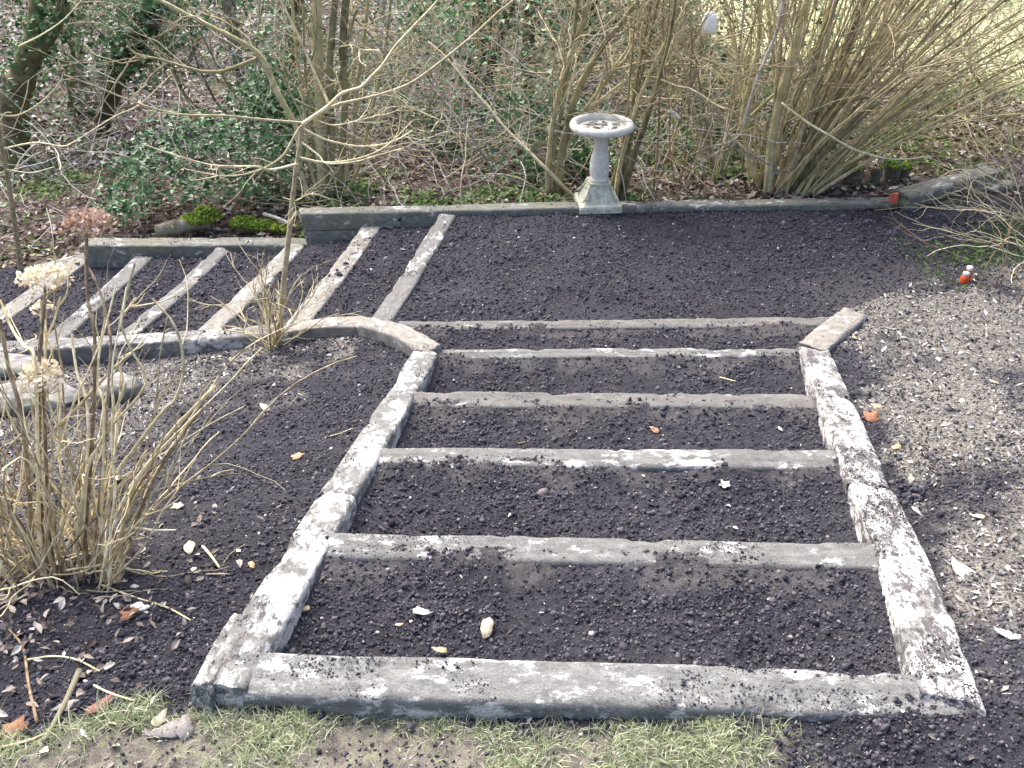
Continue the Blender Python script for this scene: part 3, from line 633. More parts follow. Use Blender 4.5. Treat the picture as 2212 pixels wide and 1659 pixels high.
def ivy_leaves(acc, centre, rad, n, s=(.03, .055), shell=.55):
    d = RNG.normal(size=(n, 3)); d /= np.linalg.norm(d, axis=1, keepdims=True); r = shell + (1 - shell) * RNG.random(n)
    pos = np.asarray(centre) + d * np.asarray(rad) * r[:, None]
    acc.add(*scatter(IVY_V, IVY_F, pos, RNG.uniform(s[0], s[1], n), rotmats(n, tilt=1.5), jit=.15))

# trees and big stems in the wood: picture points (x, y, width px) and distance
def tree(name, label, cat, base_px, trunks, matl, ivy=None, twigs=0, group=None, kname='trunk', twl=(.3, 1.1), twm=None, Y=None):
    bx, by = base_px
    if Y is None:
        Y = 8.0
        for _ in range(40):                 # where that picture point meets the ground
            p = PY(bx, by, Y); g = fz(p[0], Y)[0]; Y += (p[2] - g) * 1.2
            Y = min(max(Y, 5.72), 16)
    b0 = PY(bx, by, Y); b0[2] = fz(b0[0], Y)[0]
    root = thing(name, b0, label, cat, group)
    paths = []
    for tr in trunks:
        pts = []; rs = []
        for q in tr:
            yy = Y + (q[3] if len(q) > 3 else 0); p = PY(q[0], q[1], yy); pts.append(p); rs.append(pxm(q[2], yy, q[1]) / 2)
        n = max(8, len(pts) * 5); pt = spline(pts, n); r = np.interp(np.linspace(0, len(pts) - 1, n), np.arange(len(pts)), rs)
        if tr[0][1] >= by - 3: pt[0, 2] = min(pt[0, 2], fz(pt[0, 0], pt[0, 1])[0] - .05); r[0] *= 1.25
        pt = pt + np.stack([fbm(np.arange(n) * .7, pt[:, 0] * 0 + sd_, 1, 2, 5) for sd_ in (1.5, 8.5, 4.5)], -1) * r.mean() * .5
        rr = r * (1 + fbm(np.arange(n) * 1.3, np.zeros(n) + tr[0][0], 1, 2, 3) * .25)
        paths.append(pt)
        stems_of(root, [pt], [rr], matl, kname, 10 if r.mean() > .03 else 7, True)
    if twigs:
        W, R = side_twigs(paths, twigs, twl, (.0035, .008), 8, 1.0, .2); W2, R2 = side_twigs(list(W), twigs * 2, (.15, .5), (.002, .004), 6, 1, .22)
        twig_part(root, [(W, R), (W2, R2)], twm or M['twig_tan'])
    if ivy:
        acc = Acc()
        for (ti, f0, f1, n, rad) in ivy:
            pt = paths[ti]; f = RNG.uniform(f0, f1, n) * (len(pt) - 1); j = np.minimum(f.astype(int), len(pt) - 2); c = pt[j] + (pt[j + 1] - pt[j]) * (f - j)[:, None]
            d = RNG.normal(size=(n, 3)) ; d /= np.linalg.norm(d, axis=1, keepdims=True); pos = c + d * rad * (0.35 + .65 * RNG.random(n))[:, None] - b0
            acc.add(*scatter(IVY_V, IVY_F, pos, RNG.uniform(.035, .07, n), rotmats(n, tilt=1.5), jit=.15))
        obj('ivy', acc.mesh('ivy', False), M['ivy'], root, kind='stuff')
    return root, paths, Y

tree('tree', 'thick mossy tree trunk forking at the far left edge', 'tree', (38, 362), [[(38, 362, 62), (35, 290, 52), (28, 215, 62), (60, 140, 50), (76, 60, 32), (85, -60, 28)], [(60, 145, 40), (100, 85, 28), (125, 40, 26), (160, -60, 24)]], M['bark_moss'], [(0, .35, 1, 420, .32), (1, .2, 1, 380, .3)], 30)
tree('tree', 'dark ivy-clad tree trunk leaning right behind the left steps', 'tree', (218, 300), [[(218, 300, 34), (232, 230, 34), (248, 170, 44), (275, 110, 42), (322, 60, 44), (345, -60, 48)], [(252, 185, 14), (290, 150, 10), (330, 125, 8)]], M['bark_dark'], [(0, .45, .75, 420, .22), (0, .68, 1, 1500, .55)], 40)
tree('tree', 'slim grey-brown trunk leaning left above the ivy bank', 'tree', (520, 180), [[(520, 180, 24), (505, 90, 30), (490, 0, 30), (485, -60, 26)]], M['bark_grey'], [(0, .3, 1, 240, .4)], 20)
tree('tree', 'short dark dead stem slanting among the litter at upper left', 'tree', (405, 140), [[(405, 140, 9), (425, 95, 11), (440, 60, 9), (452, 10, 8), (470, -60, 7)]], M['bark_dark'], None, 8)
tree('tree', 'ivy-smothered dark trunk at the top of the picture, left of centre', 'tree', (628, 210), [[(628, 210, 30), (630, 80, 34), (640, -60, 30)]], M['bark_moss'], [(0, .3, 1, 300, .4)], 20)
tree('tree', 'dark ivy-wrapped double trunk in the thicket above the leaning branch', 'tree', (1022, 245), [[(1022, 245, 34), (1028, 120, 38), (1040, 0, 32), (1042, -60, 28)], [(1045, 245, 24), (1072, 110, 22), (1105, 0, 18), (1120, -60, 16)]], M['bark_dark'], [(0, .4, 1, 330, .3), (1, .3, 1, 200, .22)], 30)
tree('tree', 'dark leaning trunk with thick ivy behind the bird bath', 'tree', (1205, 250), [[(1205, 250, 22), (1238, 120, 24), (1275, 30, 22), (1310, -60, 20)]], M['bark_dark'], [(0, .2, 1, 700, .45)], 25)
tree('tree', 'brown upright trunk far back between the ivy trunks', 'tree', (1135, 215), [[(1135, 215, 24), (1140, 80, 26), (1150, -60, 22)]], M['bark_moss'], [(0, .3, 1, 160, .25)], 20)
tree('tree', 'ivy-hung dark trunk left of the hanging white feeder', 'tree', (1400, 262), [[(1400, 262, 24), (1395, 100, 24), (1410, -60, 22)]], M['bark_dark'], [(0, .1, 1, 800, .5)], 25)
tree('tree', 'narrow pale trunk at the upper left corner', 'tree', (178, 190), [[(178, 190, 14), (172, 100, 15), (180, -60, 14)]], M['bark_grey'], [(0, .5, 1, 200, .35)], 20)
tree('tree', 'thin forked trunk with ivy between the two left trees', 'tree', (150, 240), [[(150, 240, 12), (158, 140, 12), (150, 60, 12), (140, -60, 10)]], M['bark_moss'], [(0, .3, 1, 260, .35)], 20)

# the multi-stemmed clump behind the sapling
root, cpaths, CY = tree('shrub', 'clump of many upright mossy stems behind the bare sapling', 'shrub', (705, 432),
  [[(700, 432, 20), (692, 330, 18), (690, 220, 22), (688, 110, 24), (680, -60, 22)], [(735, 430, 16), (738, 330, 15), (745, 200, 17), (742, 90, 18), (752, -60, 16)],
   [(715, 430, 12), (718, 310, 14), (712, 200, 18), (716, 100, 17), (728, -60, 15)], [(668, 435, 13), (648, 360, 12), (640, 280, 11), (600, 200, 14), (560, 120, 13), (500, 80, 10), (420, 40, 9), (325, -10, 8)],
   [(560, 125, 8), (520, 140, 8), (470, 155, 7), (420, 150, 6), (350, 130, 6), (290, 115, 5), (272, 85, 4)], [(725, 431, 9), (760, 330, 9), (770, 200, 8), (790, 60, 8), (800, -60, 7)],
   [(690, 431, 8), (665, 330, 8), (655, 220, 8), (640, 100, 7), (625, -60, 7)], [(745, 431, 9), (775, 360, 8), (800, 250, 8), (830, 120, 7), (850, -60, 7)], [(710, 430, 7), (705, 300, 7), (735, 160, 7), (770, 20, 6)], [(680, 431, 6), (676, 320, 6), (660, 160, 6), (655, 10, 5)]],
  [M['hazel']], None, 60, kname='stem')
# stems rising behind the bird bath from an old stump
root, bpaths, BY = tree('shrub', 'hazel stems rising from the old stump behind the bird bath', 'shrub', (1215, 412),
  [[(1182, 414, 13), (1186, 340, 13), (1196, 250, 12), (1222, 150, 13), (1256, 60, 13), (1290, -60, 12)], [(1192, 414, 9), (1194, 345, 9), (1212, 240, 9), (1232, 130, 9), (1248, 0, 8), (1252, -50, 8)], [(1205, 410, 17), (1222, 290, 17), (1245, 205, 15), (1278, 140, 14), (1312, 85, 12), (1350, 40, 11), (1400, -30, 10)],
   [(1200, 395, 7), (1225, 300, 7), (1290, 200, 7), (1350, 130, 6), (1440, 60, 5)], [(1198, 380, 6), (1250, 270, 6), (1330, 190, 6), (1420, 150, 5), (1500, 120, 4)]],
  [M['hazel']], None, 60, kname='stem', Y=6.05)
# old leaning stump with its pale broken branch
def simple_stem(name, label, cat, pts, widths, matl, k=9, kname=None, twigs=0, cap=True, twm=None, tl=(.1, .3)):
    pts = np.array(pts); n = len(pts) * 5; pt = spline(pts, n); r = np.interp(np.linspace(0, len(pts) - 1, n), np.arange(len(pts)), widths) / 2
    if twigs:
        root = thing(name, pts[0], label, cat); stems_of(root, [pt], [r], matl, kname or 'stem', k, cap)
        W, R = side_twigs([pt], twigs, tl, (.0015, .003), 6, 1, .2); twig_part(root, [(W, R)], twm or matl); return root
    V, F, _ = tubes(pt[None] - pts[0], r[None], k, cap); o = obj(name, mesh_np(name, V, F, True, np.full(len(V), .5)), matl); o.location = pts[0]
    return tag(o, label, cat)
b0 = P(1222, 412, -.72)
simple_stem('stump', 'short leaning pale stump left of the bird bath', 'stump', [b0, PY(1180, 350, b0[1] + .05), PY(1150, 312, b0[1] + .1)], [.11, .085, .09], M['bark_grey'], 12)
simple_stem('branch', 'long fallen branch slanting up left from the bird bath base', 'branch', [P(1245, 432, -.7), PY(1190, 375, 5.9), PY(1140, 325, 6.0), PY(1090, 275, 6.1), PY(1050, 225, 6.2), PY(1008, 178, 6.3), PY(965, 125, 6.4), PY(925, 90, 6.5)], [.027, .025, .022, .02, .018, .016, .013, .009], M['twig_pale'], 8, 'limb', 26, tl=(.15, .5), twm=M['twig_grey'])
simple_stem('branch', 'thin grey fallen branch lying left of the long slanting one', 'branch', [P(1085, 402, -.75), PY(1050, 345, 6.35), PY(1008, 280, 6.4), PY(965, 225, 6.5), PY(930, 170, 6.6)], [.02, .018, .016, .013, .008], M['twig_grey'], 7, 'limb', 14)
simple_stem('branch', 'pale thin branch dipping across in front of the hazel stool', 'branch', [PY(1688, 222, 5.8), PY(1740, 262, 5.75), PY(1790, 292, 5.7), PY(1850, 325, 5.7), PY(1930, 344, 5.75), PY(2010, 338, 5.9)], [.012, .016, .016, .015, .013, .009], M['twig_pale'], 7)

# the hazel stool at the right: many stems fanning up and to the right
hb = P(1690, 417, -.68)
root = thing('hazel_shrub', hb, 'big bare hazel stool with dozens of stems fanning up to the right', 'shrub')
hp = []; hr = []; hm = []
traced = [[(1660, 418, 20), (1665, 330, 20), (1690, 200, 24), (1712, 120, 22), (1745, 0, 20), (1760, -60, 18)], [(1690, 418, 22), (1720, 340, 22), (1740, 250, 20), (1765, 130, 20), (1800, 0, 18), (1815, -60, 16)],
  [(1640, 405, 16), (1618, 330, 15), (1605, 260, 16), (1620, 180, 12), (1640, 80, 11), (1635, -60, 9)], [(1605, 270, 8), (1640, 160, 8), (1680, 60, 8), (1700, -60, 7)], [(1622, 250, 8), (1690, 190, 7), (1780, 140, 7), (1900, 90, 6), (2000, 60, 5)],
  [(1735, 150, 7), (1690, 60, 6), (1685, 0, 6), (1690, -50, 5)], [(1720, 262, 8), (1780, 235, 7), (1850, 215, 6), (1960, 190, 5), (2080, 175, 4)]]
for j, tr in enumerate(traced):
    pts = [PY(q[0], q[1], hb[1] + (j % 3) * .08 - .05) for q in tr]; n = len(pts) * 5; pt = spline(pts, n); r = np.interp(np.linspace(0, len(pts) - 1, n), np.arange(len(pts)), [pxm(q[2], hb[1], q[1]) / 2 for q in tr])
    if tr[0][1] > 400: pt[0, 2] -= .06
    hp.append(pt); hr.append(r); hm.append(M['hazel_grey'] if j in (3, 5) else M['hazel'])
n = 92
u = RNG.random(n) ** 0.8
for i in range(n):
    lean = math.radians(-6 + 46 * u[i] + RNG.normal(0, 2.5)); depth = RNG.normal(0, .22)
    p0 = hb + [(-.14 + .27 * u[i]) + RNG.normal(0, .05), RNG.normal(0.03, .11), -.06]
    p0[1] = max(p0[1], hb[1] - .1)
    d = np.array([math.sin(lean), depth, math.cos(lean)]); L = RNG.uniform(1.7, 3.1)
    pt = walk(p0[None], d[None], np.array([L]), 16, .035, -.026 * u[i] + RNG.normal(0, .006))[0]
    r0 = np.exp(RNG.normal(math.log(.0100), .4)); hp.append(pt); hr.append(np.linspace(1, .4, 16) * min(r0, .02)); hm.append(M['hazel_grey'] if RNG.random() < .0 else M['hazel'] if RNG.random() < .75 else M['twig_tan'])
stems_of(root, hp, hr, hm, 'stem', 6)
W, R = side_twigs(hp, 520, (.25, .9), (.0025, .0055), 8, .6, .13, t0=.25); W2, R2 = side_twigs(list(W), 700, (.12, .45), (.0016, .003), 6, .8, .2)
twig_part(root, [(W, R), (W2, R2)], M['twig_tan'])
# stems beside the bird bath on its right, and other bare shrubs of the thicket, each one a clump
def clump(label, bx, by, n, L, r, lean=(-.5, .5), matl='hazel', tw=60, up=.0, wob=.06, name='shrub', Y=None, spread=.12, twr=(.002, .0045), twl=(.2, .7), dlean=.25, group='bare shrubs of the thicket', twm='twig_tan'):
    if Y is None:
        Y = 8.0
        for _ in range(40):
            p = PY(bx, by, Y); Y += (p[2] - fz(p[0], Y)[0]) * 1.2; Y = min(max(Y, 5.72), 16)
    b0 = PY(bx, by, Y); b0[2] = fz(b0[0], b0[1])[0] if Y > 5.7 else gz(b0[0], b0[1])[0]
    root = thing(name, b0, label, 'shrub', group)
    p0 = b0 + np.stack([RNG.normal(0, spread, n), RNG.normal(0, spread * .7, n), np.full(n, -.05)], -1)
    if Y > 5.7: p0[:, 1] = np.maximum(p0[:, 1], 5.75)
    d = np.stack([RNG.uniform(*lean, n), RNG.normal(0, dlean, n), np.ones(n)], -1); Ls = RNG.uniform(*L, n)
    W = walk(p0, d, Ls, 13, wob, up); R = RNG.uniform(*r, n)[:, None] * np.linspace(1, .3, 13)[None]
    ml = [M[matl]] if isinstance(matl, str) else [M[q] for q in matl]
    stems_of(root, list(W), list(R), ml, 'stem', 5)
    if tw:
        T1 = side_twigs(list(W), tw, twl, twr, 8, .9, .18); T2 = side_twigs(list(T1[0]), tw * 2, (.1, .4), (.0014, .0028), 6, .9, .22)
        twig_part(root, [T1, T2], M[twm])
    return root
clump('slim hazel stems close on the right of the bird bath', 1340, 418, 9, (1.4, 2.4), (.011, .022), (-.1, .2), ['hazel', 'hazel', 'hazel'], 70, Y=6.0, spread=.05, dlean=.1, wob=.04)
clump('thin upright stems midway between bird bath and hazel stool', 1480, 402, 8, (1.2, 2.3), (.006, .012), (-.3, .3), ['hazel', 'twig_brown'], 80)
clump('twiggy bare shrub left of the big hazel stool', 1560, 380, 12, (1.2, 2.4), (.007, .015), (-.5, .2), ['hazel', 'hazel_grey'], 110)
thick = [('tangled bare shrub behind the green ground cover', 900, 330, 14), ('tangled bare shrub left of the leaning stump', 1090, 300, 14), ('bare shrub at the top centre of the thicket', 950, 215, 16), ('bare shrub below the dark double trunk', 1040, 250, 14), ('bare shrub above the bird bath rim', 1310, 250, 12), ('bare shrub behind the hanging feeder', 1500, 230, 14),
  ('bare shrub at upper left above the ivy bank', 450, 250, 12), ('bare shrub between the left trees', 330, 190, 9), ('bare shrub far behind the hazel stool', 1700, 220, 12), ('bare shrub right behind the stem clump', 830, 240, 14), ('bare shrub left behind the stem clump', 590, 260, 12), ('bare shrub on the slope at the top left corner', 110, 150, 8),
  ('bare shrub high in the middle of the thicket', 860, 130, 14), ('bare shrub under the top edge right of centre', 1200, 160, 14), ('bare shrub under the top edge left of the feeder', 1420, 130, 14), ('bare shrub at the far left below the mossy trunk', 130, 330, 6), ('bare shrub far right before the pale meadow', 1960, 250, 12), ('bare shrub farther right before the pale meadow', 2130, 260, 12)]
for j, (lb, bx, by, n) in enumerate(thick):
    clump(lb, bx, by, max(4, n // 2), (.8, 2.2), (.006, .018), (-.9, .9), [['hazel', 'bark_grey'], ['hazel', 'twig_tan', 'bark_moss'], ['twig_tan', 'hazel_grey', 'bark_moss']][j % 3], 75 if 700 < bx < 1600 else 45, wob=.12, spread=.25, twm=['twig_grey', 'twig_tan', 'twig_grey', 'twig_pale'][j % 4])
# loose fallen and dead twigs tangled through the thicket
def tangle(name, label, n, xr, yr, zr, L, r, mt, horiz=.5):
    x = RNG.uniform(*xr, n); y = RNG.uniform(*yr, n); z = fz(x, y) + RNG.uniform(0, 1, n) ** 1.6 * zr
    d = RNG.normal(size=(n, 3)); d[:, 2] *= horiz; W = walk(np.stack([x, y, z], -1), d, RNG.uniform(*L, n), 9, .16, 0)
    g = fz(W[:, :, 0].ravel(), W[:, :, 1].ravel()).reshape(n, 9) + .004; W[:, :, 2] = np.maximum(W[:, :, 2], g); W[:, :, 1] = np.maximum(W[:, :, 1], 5.74)
    R = RNG.uniform(*r, n)[:, None] * np.linspace(1, .4, 9)[None]; acc = Acc(); V, F, ix = tubes(W, R, 4); acc.add(V, F, RNG.random(n)[ix])
    return tag(obj(name, acc.mesh(name), mt), label, 'twigs', kind='stuff')
tangle('dead_twigs', 'grey dead twigs tangled low in the middle of the thicket', 650, (-1.6, 2.0), (6.0, 9.5), .6, (.4, 1.3), (.002, .0055), M['twig_grey'], .6)
tangle('dead_twigs', 'tan dead twigs tangled through the middle of the thicket', 650, (-1.6, 2.0), (6.0, 9.5), .8, (.4, 1.3), (.002, .0055), M['twig_tan'], .7)
tangle('dead_twigs', 'grey dead twigs lying through the wood at the left', 380, (-5.5, -1.2), (6.1, 11), .6, (.4, 1.3), (.003, .007), M['hazel_grey'], .5)
tangle('dead_twigs', 'olive twigs tangled behind the hazel stool', 900, (1.2, 4.6), (6.3, 9.0), 1.0, (.3, 1.1), (.002, .005), M['hazel'], .8)

# leaves lying, ivy and ground cover in the wood
def leaf_bed(name, label, cat, n, xr, yr, s, mt, tpl=(CHIP_V * [1.15, 1, 1.3], CHIP_F), lift=.03, maskf=None, tilt=.8, near=False):
    x = RNG.uniform(*xr, n); y = RNG.uniform(*yr, n)
    if maskf is not None: k_ = RNG.random(n) < maskf(x, y); x, y = x[k_], y[k_]
    z = (gz(x, y) if near else fz(x, y)) + RNG.random(len(x)) ** 2 * lift + .005
    acc = Acc(); acc.add(*scatter(*tpl, np.stack([x, y, z], -1), RNG.uniform(*s, len(x)), rotmats(len(x), tilt=tilt), jit=.25))
    return tag(obj(name, acc.mesh(name, False), mt), label, cat, kind='stuff')
leaf_bed('leaf_litter', 'brown fallen leaves carpeting the wood behind the wall', 'leaves', 34000, (-4.6, 4.2), (5.76, 9.5), (.03, .075), M['litter'], maskf=lambda x, y: np.clip(.75 + fbm(x, y, 1.2, 3, 81), .15, 1))
leaf_bed('leaf_litter', 'pale grey fallen leaves on the slope at the upper left', 'leaves', 20000, (-8.5, 0.5), (7.5, 14), (.05, .1), M['litter_pale'], maskf=lambda x, y: smooth01(-x + fbm(x, y, .8, 3, 82) * 2, .2, 2.0))
leaf_bed('ground_cover', 'low green leafy plants along the back of the wall, left of the bird bath', 'ground cover', 4200, (-1.5, .35), (5.76, 6.9), (.024, .055), M['cover'], (IVY_V, IVY_F), .07, lambda x, y: np.clip((.5 + fbm(x, y, 2.8, 3, 83) * 2.6) * (1 - smooth01(y, 6.2, 6.9)), 0, 1), 1.0)
leaf_bed('ground_cover', 'low green leafy plants under the hazel stool', 'ground cover', 12000, (.3, 4.4), (5.8, 8.4), (.025, .055), M['cover'], (IVY_V, IVY_F), .07, lambda x, y: np.clip(.22 + fbm(x, y, 1.6, 3, 84) * 1.9, 0, 1), 1.0)
leaf_bed('ground_cover', 'mossy green patches on the bank at far left', 'ground cover', 15000, (-5.5, -1.5), (5.76, 8.2), (.02, .05), M['cover'], (IVY_V, IVY_F), .04, lambda x, y: np.clip(.25 + fbm(x, y, 1.1, 3, 85) * 2, 0, 1), 1.0)
leaf_bed('meadow_grass', 'pale bright grass of the meadow at the top right', 'grass', 14000, (3.0, 8), (7.3, 12), (.05, .12), M['grass'], (CHIP_V * [.25, 1, .3], CHIP_F), .05, lambda x, y: far_attr(x, y)['meadow'], 1.5)
def ivy_patch(label, n, centres, s=(.03, .055)):
    acc = Acc(); tot = sum(c[3][0] * c[3][2] for c in centres)
    for (px, py, Y, rad) in centres:
        c = PY(px, py, Y); m_ = int(n * rad[0] * rad[2] / tot); d = RNG.normal(size=(m_, 3)); d /= np.linalg.norm(d, axis=1, keepdims=True)
        pos = c + d * np.asarray(rad) * (.35 + .65 * RNG.random(m_))[:, None]; pos[:, 1] = np.maximum(pos[:, 1], 5.8)
        g = fz(pos[:, 0], pos[:, 1]) + .02; pos[:, 2] = np.where(pos[:, 2] < g, g + RNG.random(m_) * .08, pos[:, 2])
        acc.add(*scatter(IVY_V, IVY_F, pos, RNG.uniform(*s, m_), rotmats(m_, tilt=1.3), jit=.15))
    return tag(obj('ivy', acc.mesh('ivy', False), M['ivy']), label, 'ivy', kind='stuff')
ivy_patch('glossy ivy mound left of the stem clump', 1500, [(600, 190, 6.9, (.35, .3, .3)), (640, 250, 6.7, (.3, .3, .2)), (560, 230, 6.9, (.3, .3, .22))])
ivy_patch('ivy sprawling over the bank behind the left wall', 2400, [(430, 290, 6.6, (.5, .4, .22)), (330, 350, 6.5, (.4, .4, .2)), (280, 420, 6.2, (.3, .3, .15)), (480, 400, 6.2, (.5, .3, .14)), (560, 330, 6.4, (.4, .3, .2)), (250, 460, 6.0, (.25, .2, .1))])
ivy_patch('ivy hanging among the twigs in the middle of the thicket', 2600, [(850, 230, 7.6, (.4, .4, .3)), (950, 280, 7.2, (.4, .4, .25)), (800, 150, 8.2, (.5, .4, .3)), (1120, 240, 7.4, (.35, .4, .3)), (930, 60, 9, (.6, .5, .35))])
ivy_patch('dark ivy behind the bird bath and under the feeder', 3800, [(1200, 260, 7.2, (.4, .4, .3)), (1380, 300, 7.0, (.35, .4, .25)), (1500, 180, 7.6, (.45, .4, .5)), (1520, 300, 6.9, (.4, .4, .22)), (1440, 60, 8.4, (.5, .4, .4)), (1250, 60, 8.6, (.4, .4, .4))])
def ivy_field(label, n, xr, yr, zr, thr, seed, s=(.03, .06)):
    x = RNG.uniform(*xr, n); y = RNG.uniform(*yr, n); h = RNG.random(n) ** 1.5 * zr
    k_ = fbm(x + h * .4, y - h * .6, 1.3, 4, seed) > thr + RNG.normal(0, .05, n); x, y, h = x[k_], y[k_], h[k_]
    acc = Acc(); acc.add(*scatter(IVY_V, IVY_F, np.stack([x, y, fz(x, y) + .02 + h], -1), RNG.uniform(*s, len(x)), rotmats(len(x), tilt=1.4), jit=.15))
    return tag(obj('ivy', acc.mesh('ivy', False), M['ivy']), label, 'ivy', kind='stuff')
ivy_field('ivy leaves scattered up through the middle thicket', 24000, (-2.0, 2.4), (6.2, 10.5), 1.5, .06, 91)
ivy_field('ivy leaves scattered through the wood at the left', 12000, (-5.5, -1.6), (6.3, 10.5), 1.3, .12, 92)
ivy_patch('dark ivy leaves low on the ground near the old stump', 900, [(1170, 360, 6.4, (.2, .2, .12)), (1240, 330, 6.5, (.2, .2, .15)), (1290, 350, 6.4, (.2, .2, .12))])

# ------------------------------------------------------------------ bird bath
def lathe(prof, n=40, wob=0.0):
    prof = np.array(prof); k = len(prof); a = np.arange(n) / n * 2 * math.pi
    V = np.stack([np.cos(a)[:, None] * prof[None, :, 0], np.sin(a)[:, None] * prof[None, :, 0], np.repeat(prof[None, :, 1], n, 0)], -1).reshape(-1, 3)
    i = np.arange(n)[:, None] * k; i2 = (np.arange(n)[:, None] + 1) % n * k; j = np.arange(k - 1)[None]
    return V, np.stack([i + j, i2 + j, i2 + j + 1, i + j + 1], -1).reshape(-1, 4)
bb = P(1291, 437, -.63); bb[2] = -.645
bath = thing('bird_bath', bb, 'grey cast stone bird bath on a square pedestal at the back wall', 'bird bath')
Hb = .57; Rb = .212
tc_ = np.linspace(-.5 * math.pi, 1.15 * math.pi, 18)
rim = [(Rb - .026 + .026 * math.cos(t), Hb - .026 + .028 * math.sin(t)) for t in tc_]
prof = [(0.0, Hb - .085), (.06, Hb - .085), (.12, Hb - .075), (Rb - .06, Hb - .058)] + rim + [(Rb - .056, Hb - .035), (Rb - .08, Hb - .046), (.08, Hb - .052), (0.0, Hb - .053)]
V, F = lathe(prof, 56); V[:, 2] += fbm(V[:, 0], V[:, 1], 22, 3, 3) * .004
obj('basin', mesh_np('basin', V, F), M['stone'], bath)
a = np.arange(40) / 40 * 2 * math.pi; V = np.stack([np.cos(a) * (Rb - .06), np.sin(a) * (Rb - .06), np.full(40, Hb - .036)], -1)
obj('water', mesh_np('water', V, [np.array([np.arange(40)])], False), M['water'], bath)
colp = [(.0, .17), (.062, .17), (.066, .18), (.066, .19), (.06, .197), (.064, .22), (.067, .26), (.066, .30), (.058, .345), (.049, .39), (.044, .44), (.043, .485), (.046, .50), (.0, .50)]
V, F = lathe(colp, 28); obj('column', mesh_np('column', V, F), M['stone'], bath)
def square_loft(rings, bev=.2):
    """rings: (half width, z); chamfered square sections"""
    V = []; 
    for (h, z) in rings:
        c = h * bev
        for (x, y) in ((h - c, -h), (h, -h + c), (h, h - c), (h - c, h), (-h + c, h), (-h, h - c), (-h, -h + c), (-h + c, -h)): V.append((x, y, z))
    k = 8; n = len(rings); i = (np.arange(n - 1)[:, None] * k + np.arange(k)[None]); i2 = np.arange(n - 1)[:, None] * k + (np.arange(k)[None] + 1) % k
    return np.array(V, float), [np.stack([i, i2, i2 + k, i + k], -1).reshape(-1, 4), np.array([(n - 1) * k + np.arange(k)])]
V, F = square_loft([(.145, -.01), (.146, .02), (.142, .036), (.13, .042)], .06); obj('plinth', mesh_np('plinth', V, F, False), M['stone_moss'], bath)
V, F = square_loft([(.118, .042), (.112, .05), (.095, .085), (.078, .125), (.07, .155), (.074, .160), (.074, .172)], .14); obj('pedestal', mesh_np('pedestal', V, F, False), M['stone_moss'], bath)
for sx in (-1, 1):
    for sy in (-1, 1):                       # scroll at each corner of the pedestal
        t = np.linspace(0, 4.5, 22); r = .016 * (1 - t / 7)
        sp3 = np.stack([sx * (.106 + np.cos(t) * r), sy * (.106 + np.cos(t) * r), .062 + np.sin(t) * r * 1.3], -1)
        arm = spline([(sx * .118, sy * .118, .066), (sx * .098, sy * .098, .095), (sx * .08, sy * .08, .13), (sx * .073, sy * .073, .155)], 12)
        acc = Acc()
        for q, rr in ((sp3, .0065), (arm, .0085)): v_, f_, _ = tubes(q[None], np.full((1, len(q)), rr), 6, True); acc.add(v_, f_)
        obj('scroll', acc.mesh('scroll'), M['stone_moss'], bath)
ang = 0.08; bath.rotation_euler = (0, 0, ang)
acc = Acc(); n = 46; r = np.sqrt(RNG.random(n)) * .125; a = RNG.uniform(0, 6.28, n)
acc.add(*scatter(LEAF_V, LEAF_F, np.stack([r * np.cos(a), r * np.sin(a), np.full(n, .006)], -1), RNG.uniform(.03, .06, n), rotmats(n, tilt=.3), jit=.3))
o = obj('leaf_litter', acc.mesh('leaf_litter', False), M['litter_pale']); o.location = bb + [0, 0, Hb - .036]; tag(o, 'pale soggy leaves floating in the bird bath water', 'leaves', kind='stuff')

